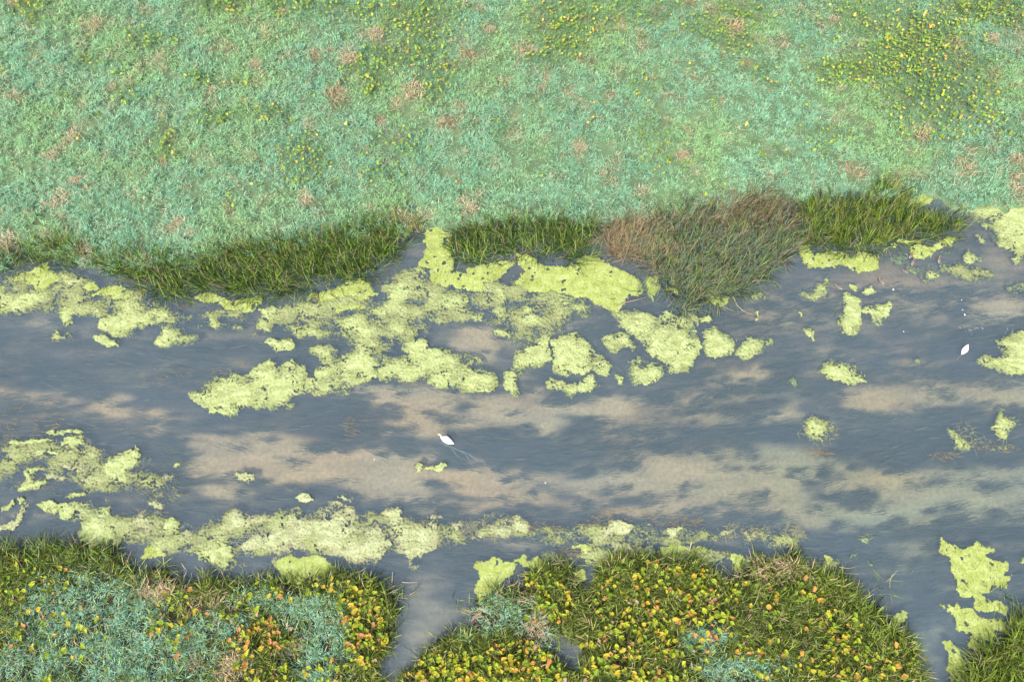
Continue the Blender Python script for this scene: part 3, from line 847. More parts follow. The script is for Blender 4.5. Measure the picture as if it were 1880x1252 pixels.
LEAF_MUL = 1.25
PATCH_S = [
    ('sparse yellow-leaved plants at the left end of the lower bank', [(40, 1100, 60, 70), (90, 1075, 50, 40)], 46, (.5, .35, .15, 0)),
    ('scattered yellow and green leaves low on the far left bank', [(60, 1205, 70, 50), (150, 1160, 50, 50)], 26, (.6, .25, .15, 0)),
    ('orange and green leaved plants in the middle of the lower left bank', [(330, 1130, 60, 50), (300, 1180, 30, 40)], 40, (.3, .35, .3, .05)),
    ('dense patch of orange leaves left of the blue-green grass strip', [(480, 1190, 60, 60), (440, 1130, 34, 36)], 85, (.4, .3, .25, .05)),
    ('few round leaves near the bottom of the lower left bank', [(530, 1235, 40, 26), (600, 1230, 40, 24)], 26, (.55, .3, .15, 0)),
    ('dense yellow-orange leaf patch on the left side of the muddy channel', [(675, 1160, 44, 60), (660, 1105, 40, 30)], 105, (.45, .35, .18, .02)),
    ('yellow leaves along the shore of the lower left bank', [(520, 1085, 70, 20), (620, 1070, 50, 20)], 24, (.5, .35, .15, 0)),
    ('dense bed of yellow-green and orange leaves at the bottom centre', [(840, 1228, 100, 30), (950, 1215, 60, 36), (1000, 1235, 40, 22)], 190, (.45, .35, .18, .02)),
    ('leaf-dotted crest above the small pool', [(1010, 1100, 40, 34), (990, 1065, 24, 20), (1000, 1130, 34, 20)], 48, (.45, .35, .2, 0)),
    ('largest and densest bed of orange and yellow leaves on the lower bank', [(1200, 1100, 105, 66), (1180, 1200, 110, 56), (1110, 1225, 50, 36)], 300, (.38, .32, .24, .06)),
    ('leafy strip right of the densest orange bed', [(1310, 1120, 44, 60), (1330, 1080, 40, 26), (1290, 1070, 30, 26)], 70, (.45, .28, .2, .07)),
    ('scattered yellow leaves in the olive grass of the right-hand bank', [(1440, 1140, 100, 70), (1450, 1080, 80, 30)], 42, (.5, .3, .2, 0)),
    ('leafy patch near the right-hand tip of the lower bank', [(1580, 1215, 60, 36), (1540, 1160, 40, 40), (1650, 1210, 30, 30)], 85, (.62, .22, .16, 0)),
    ('few round leaves at the bottom of the right-hand bank', [(1450, 1225, 70, 26), (1390, 1210, 40, 20)], 30, (.5, .3, .2, 0)),
]
for i, (lab, es, cnt, mixw) in enumerate(PATCH_S):
    r = np.random.default_rng(600 + i)
    cnt = min(300, int(cnt * LEAF_MUL))
    cx0, cy0 = P(es[0][0], es[0][1], 0.3)
    root = obj('leafy_plant_patch', None, label=lab, cat='plants', group='round-leaved plants on the lower bank', loc=(float(cx0), float(cy0), 0.3))
    ar = np.array([e[2] * e[3] for e in es]); ar = ar / ar.sum()
    pts = []
    tries = 0
    while len(pts) < cnt and tries < 9000:
        tries += 1
        e = es[r.choice(len(es), p=ar)]
        a = r.uniform(0, 2 * math.pi); q = r.random() ** 0.55 * 1.08
        p = (e[0] + e[2] * q * math.cos(a), e[1] + e[3] * q * math.sin(a))
        if p[1] > 1275 or look(LAND, np.array([p[0]]), np.array([p[1]]))[0] < 0.5:
            continue
        if 0.45 + 1.7 * float(fbm(np.array([p[0] / 22]), np.array([p[1] / 22]), 640, 2)[0]) < r.random():
            continue
        if any((p[0] - o[0]) ** 2 + (p[1] - o[1]) ** 2 < 30 for o in pts[-300:]):
            continue
        pts.append(p)
    if not pts:
        continue
    pa = np.array(pts)
    x, y = P(pa[:, 0], pa[:, 1], 0.75)
    z, _ = ground_z(x, y)
    zz = z + r.uniform(0.36, 0.74, len(x))
    sb = np.stack([x + r.normal(0, .1, len(x)) - cx0, y + r.normal(0, .1, len(x)) - cy0, z - 0.3], -1)
    for j in range(len(x)):
        mw = np.array(mixw) + np.array([0.22, 0.05, 0.0, 0.0])
        cn = ['green', 'yellow', 'orange', 'pink'][r.choice(4, p=mw / mw.sum())]
        tilt = abs(r.normal(0, 0.6))
        s = r.uniform(0.42, 1.15) * (0.8 if cn == 'pink' else 1)
        obj('leaf', LM[cn][j % 3], parent=root, loc=(x[j] - cx0, y[j] - cy0, zz[j] - 0.3), rot=(tilt * math.cos(j * 2.4), tilt * math.sin(j * 2.4), r.uniform(0, 6.28)), scale=s)
    me = blades('stalks', sb, zz - z, np.full(len(x), 0.014), r.uniform(0, 6.28, len(x)), np.full(len(x), 0.1), np.full(len(x), 0.05),
                np.tile([[0.14, 0.18, 0.04]], (len(x), 1)))
    obj('stalks', me, M_GRASS, parent=root, kind='stuff')

# ------------------------------------------------------------------ floating algae
S1 = 3.748
CROP = dict(A=(0, 440, S1), B=(340, 440, S1), C=(680, 440, S1), D=(1040, 440, S1), E=(1380, 340, S1), F=(0, 760, S1), G=(360, 800, S1),
            H=(800, 880, S1), I=(1380, 620, S1), J=(1200, 918, S1), K=(1580, 950, 4.147))
# crop, cover, tone (0 lime, 1 yellow-green duckweed, 2 pale), label, outline in that crop
MATS = [
('A', .82, 0, 'broad lime algae mat touching the left edge below the reeds', [(-220,330),(60,320),(190,330),(330,330),(430,310),(440,345),(370,370),(390,430),(330,470),(210,470),(190,505),(130,525),(30,520),(-220,500)]),
('A', .85, 1, 'yellow-green duckweed sheet under the left-hand reeds', [(60,270),(150,230),(250,190),(360,190),(380,260),(300,335),(200,325),(120,300)]),
('A', .45, 0, 'thin lacy algae band beside the left-hand reeds', [(330,250),(480,240),(580,270),(560,310),(480,330),(420,300),(340,290)]),
('A', .6, 0, 'ragged lime clump below the broad left-edge mat', [(385,470),(440,430),(510,455),(545,500),(490,530),(510,580),(470,590),(400,530)]),
('A', .5, 0, 'twin-lobed lime clump in open water near the left edge', [(360,620),(400,600),(435,640),(500,620),(515,690),(480,710),(430,690),(400,715),(360,700)]),
('A', .95, 1, 'smooth oval duckweed pad at the foot of the left reeds', [(575,315),(640,300),(700,340),(670,360),(620,365),(580,345)]),
('A', .8, 1, 'duckweed strip below the left reed tip', [(580,390),(660,370),(740,330),(880,320),(930,370),(850,390),(740,385),(640,410)]),
('A', .86, 0, 'large lime mat with a straight lower edge under the reed tip', [(800,430),(880,400),(960,430),(1100,420),(1190,470),(1140,550),(1090,560),(1000,610),(910,660),(840,680),(740,640),(690,600),(670,550),(770,520)]),
('A', .72, 0, 'small pale clump at the lower tip of the large left mat', [(620,690),(660,650),(730,640),(780,690),(820,720),(760,730),(690,715)]),
('A', .48, 0, 'small lacy clump left of the large straight-edged mat', [(630,490),(690,450),(750,470),(745,505),(680,510)]),
('A', .8, 0, 'rounded triangular lime clump alone in the left river', [(1060,710),(1090,660),(1110,580),(1180,560),(1240,610),(1310,640),(1380,650),(1385,700),(1280,720),(1180,740),(1120,755),(1070,745)]),
('A', 1., 1, 'bright duckweed crescent under the long dark reed bed', [(1340,370),(1450,380),(1600,400),(1800,420),(1780,470),(1680,490),(1560,480),(1450,440),(1350,410)]),
('A', .46, 0, 'sparse crescent of algae right of the reed tip', [(1390,510),(1450,490),(1530,550),(1640,560),(1690,600),(1620,650),(1500,630),(1420,590)]),
('A', .46, 0, 'sparse algae scraps below the left reed tip', [(1170,510),(1250,500),(1340,490),(1350,540),(1310,580),(1265,575),(1255,540)]),
('B', .66, 0, 'upright lime clump below the duckweed crescent', [(470,580),(530,540),(510,480),(620,450),(680,500),(620,530),(600,620),(550,640),(490,620)]),
('B', .5, 0, 'tiny clump at the foot of the upright lime clump', [(425,660),(480,630),(500,650),(460,685)]),
('B', .78, 0, 'small spindle-shaped lime mat left of centre', [(540,710),(610,680),(740,675),(765,720),(730,760),(640,770),(570,745)]),
('B', .66, 0, 'big lumpy algae raft reaching down from the long reed bed', [(700,520),(760,560),(850,550),(900,590),(980,600),(1000,510),(1130,500),(1160,450),(1240,450),(1330,400),(1400,300),(1550,285),(1600,330),(1590,400),(1560,470),(1450,490),(1380,570),(1300,580),(1310,660),(1370,700),(1250,720),(1160,700),(1080,720),(1010,690),(960,680),(830,690),(740,650),(700,590)]),
('B', .92, 1, 'yellow-green duckweed apron below the right end of the long reed bed', [(800,400),(870,350),(960,350),(1060,320),(1200,290),(1310,300),(1330,380),(1230,420),(1140,470),(1030,480),(930,450),(910,420)]),
('B', .45, 0, 'lacy scrap above the big lumpy raft', [(830,470),(950,460),(980,490),(900,530),(850,510)]),
('B', .9, 0, 'long pointed lime mat, biggest in mid-river, tip to the left', [(25,1060),(100,1000),(200,930),(290,920),(310,900),(360,925),(430,940),(500,850),(590,815),(640,880),(730,830),(820,870),(840,920),(820,1000),(830,1060),(740,1070),(720,1110),(780,1150),(700,1170),(600,1185),(500,1160),(440,1160),(370,1190),(365,1220),(270,1205),(130,1160),(60,1120)]),
('B', .8, 0, 'lumpy lime mat joined to the right of the long pointed one', [(830,930),(900,950),(880,860),(920,800),(850,790),(850,750),(960,715),(1030,740),(1060,780),(1130,740),(1190,715),(1270,750),(1380,770),(1360,860),(1310,950),(1200,990),(1130,1000),(1135,1060),(1060,1080),(940,1080),(820,1050)]),
('B', .6, 0, 'squarish algae clump hemmed in between mid-river rafts', [(1390,600),(1440,550),(1520,530),(1550,630),(1500,670),(1420,660)]),
('C', .84, 0, 'wrinkled lime mat with wavy folds near the river centre', [(40,940),(70,870),(110,800),(230,780),(200,700),(140,690),(260,660),(400,690),(380,750),(540,760),(620,780),(740,800),(770,850),(870,910),(900,990),(840,1030),(750,1040),(680,1050),(560,1045),(450,1020),(350,995),(400,960),(280,970),(180,980),(80,970)]),
('C', .6, 0, 'loose hooked algae raft below the gap in the reeds', [(340,500),(410,390),(450,330),(560,320),(640,330),(660,360),(690,400),(650,450),(640,500),(540,520),(540,600),(480,655),(350,650),(430,620),(490,580),(420,555),(360,530)]),
('C', .93, 1, 'smooth duckweed sheet filling the gap between two reed beds', [(380,-60),(500,-120),(560,0),(560,150),(600,240),(700,190),(830,165),(960,155),(975,200),(930,260),(870,300),(820,330),(720,355),(660,345),(560,320),(440,320),(420,260),(400,180),(330,160),(350,80)]),
('C', .4, 0, 'fine lacy algae in the open gap left of the duckweed sheet', [(110,230),(200,160),(330,160),(400,220),(420,260),(300,260),(200,290),(110,280)]),
('C', .5, 0, 'small lacy clump under the central duckweed sheet', [(840,330),(890,300),(920,350),(960,400),(960,425),(890,425),(840,390)]),
('C', .45, 0, 'loose oval clump in the dark water at the centre', [(840,490),(880,440),(950,440),(950,500),(900,550),(860,530)]),
('C', .62, 0, 'tiny round clump in the dark water at the centre', [(700,530),(740,510),(780,530),(770,565),(720,570)]),
('C', .66, 0, 'small crested clump above the sandy shallows at the centre', [(810,640),(880,590),(960,610),(990,660),(950,690),(860,670)]),
('C', .98, 1, 'large smooth lime duckweed sheet beside the tan reeds', [(980,60),(1080,80),(1160,150),(1350,170),(1480,130),(1540,100),(1620,150),(1760,230),(1850,320),(1890,375),(1740,440),(1690,490),(1560,470),(1500,400),(1340,380),(1180,360),(1050,370),(1060,290),(1015,260),(1030,200),(985,130)]),
('C', .62, 0, 'tall loose clump hanging below the large smooth sheet', [(1050,400),(1110,390),(1170,470),(1200,490),(1190,590),(1130,625),(1040,600),(1025,500),(1020,430)]),
('C', .56, 0, 'speckled algae fringe under the large smooth sheet', [(1110,390),(1180,360),(1330,370),(1480,400),(1550,470),(1520,530),(1440,530),(1340,500),(1300,560),(1220,560),(1200,490),(1160,450)]),
('C', .94, 0, 'curved arm of lime algae in mid-river right of centre', [(920,890),(980,860),(1000,760),(1100,720),(1200,650),(1240,660),(1230,730),(1260,830),(1180,880),(1080,885),(1040,910),(1020,990),(1050,1080),(980,1080),(930,1040),(920,960)]),
('C', .95, 0, 'domed lime mat next to the curved arm', [(1240,690),(1330,650),(1410,640),(1480,680),(1560,770),(1620,830),(1660,870),(1620,960),(1570,900),(1530,880),(1480,940),(1420,920),(1330,960),(1260,910),(1250,860),(1270,800)]),
('C', .74, 0, 'broken trail of algae below the domed mat', [(1200,970),(1240,940),(1320,1000),(1390,990),(1460,960),(1550,930),(1590,1000),(1540,1030),(1450,1040),(1420,1085),(1370,1080),(1320,1040),(1210,1005)]),
('D', .95, 0, 'great bright lime mat below the grey-green reeds', [(270,470),(380,470),(480,480),(560,500),(620,545),(680,500),(780,510),(890,510),(920,560),(880,620),(900,670),(930,720),(930,800),(870,820),(870,880),(810,910),(720,920),(690,860),(620,800),(540,760),(510,700),(420,640),(350,600),(300,510)]),
('D', .82, 0, 'lumpy left shoulder of the great bright mat', [(235,680),(300,625),(400,640),(510,740),(460,760),(390,750),(370,785),(300,780),(260,720)]),
('D', .76, 0, 'knobbly lime clump at the right end of the great bright mat', [(940,650),(1000,590),(1050,590),(1100,650),(1160,690),(1170,760),(1110,790),(1030,805),(960,800),(930,740)]),
('D', .68, 0, 'tapering lime clump trailing right from the great bright mat', [(1150,790),(1210,720),(1240,670),(1300,660),(1400,690),(1460,740),(1380,775),(1310,800),(1220,830),(1160,825)]),
('D', .72, 0, 'ringed loose clump under the great bright mat', [(400,860),(470,800),(570,830),(690,860),(680,930),(640,960),(560,1000),(440,1000),(420,930)]),
('D', .4, 0, 'faint scrap left of the ringed loose clump', [(330,940),(400,920),(410,990),(360,1000)]),
('D', .5, 0, 'pale speckled clump off the lower right of the grey reeds', [(1250,390),(1290,350),(1360,350),(1400,410),(1370,435),(1280,415)]),
('D', .95, 0, 'little lime sliver right of the great bright mat', [(915,540),(990,535),(1010,565),(940,560)]),
('D', .92, 1, 'duckweed tongue at the left foot of the grey reeds', [(540,260),(640,250),(650,330),(620,410),(560,350)]),
('D', .95, 1, 'small duckweed strip beside the reed tongue', [(680,320),(740,330),(780,390),(700,370)]),
('D', .92, 1, 'duckweed patch under the right foot of the grey reeds', [(980,350),(1010,340),(1060,390),(1120,410),(1040,460),(980,430)]),
('D', .9, 0, 'tiny lime dot, upper of a pair right of the reeds', [(1293,502),(1318,502),(1320,524),(1296,524)]),
('D', .9, 0, 'tiny lime dot, lower of a pair right of the reeds', [(1288,540),(1318,536),(1320,558),(1292,560)]),
('D', .9, 0, 'tiny lone lime scrap on grey water right of the reeds', [(1590,502),(1615,496),(1626,515),(1606,526)]),
('D', .75, 0, 'small slanting lime leaflike clump right of centre', [(1615,630),(1640,605),(1690,630),(1710,690),(1650,670)]),
('E', .52, 0, 'branching speckled clump left of the two ducks', [(310,720),(420,700),(470,680),(510,630),(560,660),(520,700),(530,770),(470,790),(430,820),(370,790),(330,760)]),
('E', .94, 0, 'solid upright lime slab below the ducks', [(630,750),(670,740),(740,770),(755,800),(750,900),(740,1010),(680,1050),(630,1030),(580,990),(590,920),(540,890),(570,870),(640,890)]),
('E', .92, 0, 'lime arm stretching right from the upright slab', [(755,860),(830,820),(960,810),(970,830),(930,900),(880,920),(885,970),(845,970),(830,890),(760,890)]),
('E', .75, 0, 'small lime wedge on top of the upright slab', [(660,685),(730,685),(735,750),(690,720)]),
('E', .52, 0, 'small loose clump between the wedge and the ducks', [(755,710),(820,695),(855,740),(800,760),(760,745)]),
('E', .56, 0, 'small speckled clump in open water below the reed ducks', [(1200,600),(1240,578),(1300,610),(1290,640),(1220,640)]),
('E', .56, 0, 'speckled clump off the right end of the bright reeds', [(1450,500),(1490,440),(1530,470),(1600,490),(1600,540),(1500,550),(1460,530)]),
('E', .86, 0, 'wide lime sheet filling the right edge below the meadow', [(1330,120),(1450,150),(1560,130),(1880,90),(2200,90),(2200,500),(1880,500),(1820,560),(1780,520),(1830,460),(1740,430),(1700,440),(1650,370),(1600,290),(1520,230),(1420,180)]),
('E', .4, 0, 'lacy algae fringe left of the wide right-edge sheet', [(1520,330),(1600,330),(1650,420),(1580,400)]),
('E', .62, 0, 'small round clump near the right edge of the river', [(1730,710),(1760,675),(1810,690),(1810,740),(1770,750)]),
('E', .55, 0, 'tiny scrap above the dark round weed bed', [(1430,660),(1455,645),(1480,665),(1450,680)]),
('E', .55, 0, 'tiny scrap between the round weed bed and the right clump', [(1555,658),(1580,645),(1600,665)]),
('E', .96, 1, 'yellow duckweed fringe along the foot of the bright green reeds', [(290,410),(400,420),(440,470),(560,460),(600,470),(720,440),(830,470),(900,480),(880,560),(800,600),(690,600),(620,520),(560,550),(470,560),(440,570),(380,530),(300,480)]),
('E', .96, 1, 'yellow duckweed at the right foot of the bright green reeds', [(900,440),(1000,400),(1100,380),(1200,410),(1300,400),(1420,370),(1400,430),(1320,440),(1200,480),(1120,470),(1080,420)]),
('E', .35, 3, 'thin green algae veil where two ducks rest', [(890,480),(1000,440),(1090,440),(1100,500),(1000,570),(930,540)]),
('E', .35, 3, 'thin green algae veil right of the resting ducks', [(1280,450),(1430,420),(1440,470),(1350,490)]),
('E', .9, 1, 'yellow-green duckweed pool behind the bright reeds', [(1000,60),(1200,20),(1260,80),(1240,150),(1140,170),(1050,130)]),
('I', .88, 0, 'solid teardrop lime mat on the right of the river', [(450,220),(490,160),(560,145),(640,150),(710,200),(760,260),(795,320),(690,315),(620,305),(570,305),(480,260)]),
('I', .82, 0, 'lime mat at the right edge beside the feeding swan', [(1660,10),(1720,20),(1800,-40),(2200,-40),(2200,250),(1790,265),(1740,240),(1690,230),(1640,200),(1560,200),(1540,150),(1600,115),(1700,130),(1740,100),(1690,60)]),
('I', .5, 0, 'stringy speckled clump above the tan strands on the right', [(350,570),(390,540),(450,550),(600,570),(590,640),(520,680),(570,690),(500,710),(400,710),(320,690),(350,640)]),
('I', .58, 0, 'forked lime clump low on the right of the river', [(1330,620),(1400,630),(1470,690),(1520,740),(1500,780),(1440,800),(1400,790),(1390,700)]),
('I', .3, 0, 'wispy algae trail right of the forked clump', [(1520,720),(1600,740),(1800,740),(1820,760),(1720,780),(1620,785)]),
('I', .68, 0, 'curled lime clump near the right edge below the swan', [(1615,480),(1710,470),(1760,490),(1760,530),(1830,560),(1880,580),(1840,620),(1780,640),(1770,700),(1700,680),(1640,610),(1680,570),(1690,510)]),
('I', .34, 3, 'faint green scrap left of the feeding swan', [(1125,140),(1150,120),(1165,150),(1145,185)]),
('I', .36, 3, 'faint green scrap left of the teardrop mat', [(250,300),(290,275),(320,300),(310,340)]),
('F', .72, 0, 'thin dashed lime strip, topmost of the lower left streaks', [(305,120),(380,100),(560,115),(560,140),(460,135),(320,130)]),
('F', .7, 0, 'long thin lime streak at the lower left', [(0,205),(55,200),(100,185),(240,165),(370,155),(370,180),(210,205),(90,220)]),
('F', .82, 0, 'small oblong lime pad right of the long thin streak', [(415,190),(440,170),(570,150),(580,210),(500,220),(430,220)]),
('F', .52, 0, 'dingy small clump under the long thin streak', [(240,260),(310,230),(360,230),(420,265),(320,280),(250,295)]),
('F', .52, 0, 'small pale scrap left of the blocky lower left pad', [(95,330),(150,290),(190,310),(160,330)]),
('F', .62, 0, 'small lime scrap left of the angular pad', [(500,290),(560,265),(590,300),(540,315)]),
('F', .96, 0, 'angular solid lime pad at the lower left', [(740,290),(870,260),(940,220),(975,280),(930,360),(860,400),(900,430),(860,470),(800,470),(770,440),(740,400),(720,350)]),
('F', .92, 0, 'blocky boot-shaped lime pad near the left edge', [(180,370),(270,350),(310,370),(250,390),(250,460),(330,460),(330,500),(240,520),(110,540),(140,490),(180,440),(150,420)]),
('F', .42, 2, 'lacy pale streak left of the angular pad', [(340,330),(560,320),(680,350),(720,380),(650,390),(500,390),(350,370)]),
('F', .42, 2, 'lacy pale patch right of the boot-shaped pad', [(300,430),(380,395),(470,430),(460,460),(330,460)]),
('F', .5, 2, 'broken pale streak under the angular pad', [(560,420),(700,420),(760,460),(1000,450),(900,470),(680,480),(540,485)]),
('F', .42, 2, 'broken pale scraps above the angular pad', [(560,220),(650,210),(760,240),(750,280),(640,265)]),
('F', .72, 0, 'small lens-shaped lime clump above the lower left mat', [(420,560),(500,530),(590,540),(600,560),(470,595)]),
('F', .85, 0, 'small slanted lime oval by the left edge', [(10,640),(90,590),(95,620),(30,665)]),
('F', .92, 0, 'tiny lime oval by the left edge', [(125,585),(170,575),(180,600),(145,610)]),
('F', .62, 2, 'thin curved pale band by the left edge', [(60,690),(120,680),(150,620),(200,615),(160,700),(90,790),(0,800),(-60,790),(-60,750),(80,745),(120,720)]),
('F', .95, 0, 'solid lime mat against the low dark reed fringe', [(250,630),(330,600),(420,620),(530,600),(660,630),(760,640),(790,720),(840,790),(870,830),(820,900),(700,920),(580,930),(540,850),(560,750),(500,720),(420,720),(410,660),(310,665)]),
('F', .47, 2, 'lacy pale mat right of the solid mat by the fringe', [(830,720),(960,650),(1020,660),(1060,720),(1100,800),(1130,850),(980,870),(920,840),(860,790)]),
('F', .8, 0, 'small upright lime clump in the lacy lower left mats', [(1140,720),(1200,690),(1250,750),(1220,820),(1150,850),(1130,780)]),
('F', .42, 2, 'lacy pale ring near the lower left bank', [(1200,860),(1300,790),(1400,840),(1380,900),(1260,970),(1190,910)]),
('F', .95, 1, 'smooth duckweed wedge in the notch of the lower left bank', [(990,990),(1010,930),(1090,890),(1130,920),(1140,980),(1030,1010)]),
('F', .86, 0, 'lime mat lapping onto the lower left bank', [(1340,950),(1440,900),(1540,870),(1600,920),(1620,1010),(1700,1040),(1640,1080),(1500,1110),(1400,1030)]),
('F', .65, 0, 'tiny lime clump on the sand left of centre', [(1195,335),(1228,335),(1230,378),(1198,378)]),
('F', .68, 2, 'small round pale clump on the sand left of centre', [(1610,420),(1690,380),(1760,400),(1760,460),(1660,465)]),
('F', .32, 2, 'faint pale scraps on the edge of the sand', [(1030,410),(1120,400),(1240,440),(1200,460),(1080,470)]),
('F', .42, 2, 'faint pale dash above the lacy lower left mats', [(640,590),(760,580),(740,605)]),
('F', .4, 2, 'faint pale curl above the lacy lower left mats', [(1000,600),(1060,580),(1160,640),(1140,665),(1060,640)]),
('G', .62, 2, 'lacy pale mat at the left end of the great lower raft', [(130,620),(190,560),(280,510),(420,530),(500,505),(530,570),(470,610),(380,660),(220,680),(160,660)]),
('G', .72, 2, 'great pale green algae raft along the lower left shore', [(310,760),(380,690),(450,620),(560,600),(570,540),(680,520),(780,540),(830,510),(910,460),(990,450),(1070,480),(1110,540),(1180,560),(1270,560),(1290,640),(1340,760),(1290,820),(1260,890),(1170,900),(1080,880),(990,830),(820,830),(800,780),(640,790),(600,830),(560,900),(520,830),(440,800),(330,800)]),
('G', .95, 1, 'smooth duckweed bay between the great raft and the bank', [(530,880),(620,820),(720,840),(850,790),(950,880),(860,990),(720,1030),(600,980)]),
('G', .8, 2, 'tapering pale mat at the right end of the great lower raft', [(1270,520),(1330,490),(1400,490),(1410,560),(1480,590),(1600,610),(1580,540),(1640,530),(1700,560),(1620,590),(1670,640),(1690,690),(1620,780),(1560,840),(1480,860),(1500,900),(1570,890),(1490,940),(1450,900),(1460,860),(1370,790),(1330,720),(1290,640)]),
('G', .78, 2, 'small pale clump above the great lower raft', [(685,410),(740,380),(800,430),(720,460)]),
('G', .56, 2, 'small loose clump touching the top of the great lower raft', [(980,420),(1010,380),(1060,400),(1095,420),(1080,450),(1010,440)]),
('G', .85, 0, 'small lime ball on the sand below the swimming swan', [(1500,220),(1530,185),(1565,205),(1560,250),(1520,255)]),
('G', .82, 0, 'small lime tadpole-shaped clump below the swimming swan', [(1575,225),(1680,200),(1720,180),(1735,215),(1690,245),(1650,235)]),
('H', .62, 2, 'pale stringy raft off the mouth of the muddy channel', [(340,280),(450,260),(595,240),(660,290),(640,350),(550,380),(490,415),(350,400),(210,400),(230,350),(330,340)]),
('H', .28, 2, 'faint stringy patch left of the pale stringy raft', [(80,330),(100,270),(190,280),(190,380),(120,390)]),
('H', .76, 2, 'S-shaped pale algae mat above the leafy lower bank', [(1090,360),(1130,300),(1230,275),(1370,310),(1310,380),(1240,390),(1220,430),(1290,430),(1420,440),(1490,460),(1480,540),(1380,560),(1280,560),(1200,530),(1140,555),(1190,500),(1200,420),(1120,440)]),
('H', .78, 2, 'small pale pad right of the S-shaped mat', [(1580,350),(1660,330),(1710,310),(1690,370),(1630,405),(1585,395)]),
('H', .28, 2, 'wispy strands above the small pale pad', [(1440,300),(1600,280),(1740,290),(1700,320),(1580,340),(1460,350)]),
('H', .92, 1, 'pale duckweed mass on the right of the channel mouth', [(250,600),(350,580),(420,545),(490,580),(550,590),(540,660),(470,700),(440,760),(400,820),(300,840),(270,770),(320,690),(260,630)]),
('H', .85, 1, 'duckweed strip left of the brownish grass hummock', [(550,590),(680,535),(740,560),(700,640),(710,710),(650,750),(600,700),(610,630)]),
('H', .85, 1, 'pale duckweed fringe at the top of the leafy lower bank', [(1500,490),(1580,450),(1720,450),(1880,470),(1870,560),(1780,590),(1600,590),(1520,540)]),
('H', .82, 1, 'thin duckweed strip above the narrow notch', [(950,470),(1100,465),(1080,520),(1040,550),(1020,500),(920,490)]),
('H', .92, 1, 'tiny duckweed tongue in the narrow notch', [(970,630),(1030,620),(990,680),(950,680)]),
('J', .3, 2, 'leftmost of three wispy pale strands off the right-hand bank', [(440,270),(470,210),(560,190),(560,230),(480,270)]),
('J', .34, 2, 'middle of three wispy pale strands off the right-hand bank', [(600,220),(760,190),(830,230),(780,260),(660,280)]),
('J', .45, 2, 'rightmost, brush-like of three wispy pale strands off the bank', [(870,200),(940,170),(1030,180),(1000,270),(1000,300),(930,260)]),
('J', .96, 1, 'pale duckweed pad tucked in the right-hand bank', [(530,400),(600,400),(640,440),(600,490),(545,490)]),
('J', .72, 1, 'thin duckweed strip on top of the right-hand bank', [(650,380),(740,360),(860,380),(830,440),(740,420)]),
('J', .65, 3, 'small green leafy scrap afloat off the bank tip', [(1330,380),(1385,355),(1370,430),(1345,410)]),
('J', .52, 3, 'small pale green scrap afloat right of the leafy scrap', [(1455,405),(1500,400),(1520,440),(1490,465)]),
('J', .34, 3, 'faint pale scrap afloat above the bank tip', [(1400,280),(1430,240),(1475,260),(1470,300)]),
('J', .3, 3, 'faint green scrap under water right of the bank tip', [(1745,465),(1775,450),(1790,480),(1760,500)]),
('J', .75, 1, 'duckweed patch on the tip of the right-hand bank', [(1610,780),(1700,760),(1740,800),(1680,870),(1620,840)]),
('J', .85, 1, 'small duckweed pad at the upper right of the olive bank', [(1150,400),(1220,430),(1210,470),(1150,460)]),
('K', 1.06, 1, 'large lime sheet at the lower right with a beak-like tip', [(590,240),(640,175),(690,210),(740,260),(860,190),(1010,215),(920,280),(990,330),(1100,320),(1130,360),(1080,430),(1160,450),(1170,500),(1080,520),(1000,500),(940,560),(1000,620),(1110,660),(1080,750),(1030,710),(930,700),(870,700),(860,600),(760,570),(740,530),(750,460),(710,410),(700,350),(660,310),(600,280)]),
('K', 1.05, 1, 'lime sheet with holes above the bottom right reeds', [(615,655),(700,650),(740,700),(850,700),(900,760),(1010,790),(1150,770),(1250,800),(1250,900),(1100,900),(1010,850),(1020,950),(980,1080),(940,1050),(910,960),(880,940),(900,880),(890,1040),(820,1000),(810,930),(820,870),(720,820),(650,740)]),
('K', .95, 1, 'lime sheet along the left foot of the bottom right reeds', [(620,930),(680,930),(700,990),(760,1060),(800,1120),(820,1330),(690,1330),(660,1130),(680,1050),(640,1000)]),
('K', .82, 0, 'lime scrap cut by the right edge above the corner reeds', [(1200,340),(1250,300),(1330,300),(1330,390),(1250,390)]),
]
SCUM = [
('thin speckled scum film between the mid-river algae rafts', .34, [(470,560),(560,545),(700,510),(760,470),(830,520),(940,500),(1060,560),(1050,620),(960,640),(880,600),(790,620),(700,660),(640,640),(560,620),(480,600)]),
('thin speckled scum film around the lower left streaks', .30, [(-60,790),(60,790),(160,800),(270,840),(340,880),(330,930),(250,930),(120,900),(-60,900)]),
('thin speckled scum film along the lower left shore', .38, [(60,930),(220,930),(330,940),(480,930),(640,930),(760,940),(850,950),(860,1000),(760,1010),(640,1010),(480,1030),(330,1030),(230,1000)]),
('thin speckled scum film along the right end of the lower shore', .26, [(820,955),(1000,950),(1180,945),(1320,965),(1480,970),(1470,1010),(1300,1000),(1120,1010),(960,1000),(830,1000)]),
('thin speckled scum film against the top of the right-hand lower bank', .40, [(990,1010),(1100,1000),(1240,1005),(1380,1010),(1540,1025),(1570,1060),(1450,1050),(1300,1045),(1150,1035),(1000,1040)]),
('thin speckled scum film under the left-hand reeds', .30, [(-60,500),(120,490),(240,520),(330,560),(460,550),(460,600),(330,600),(180,600),(60,580),(-60,570)]),
('thin speckled scum film near the right edge of the river', .20, [(1640,480),(1760,470),(1890,520),(1980,520),(1980,560),(1840,540),(1700,520)]),
]
MATS += [(None, c_, 4, l_, p_) for l_, c_, p_ in SCUM]
CROP[None] = (0, 0, 1.0)
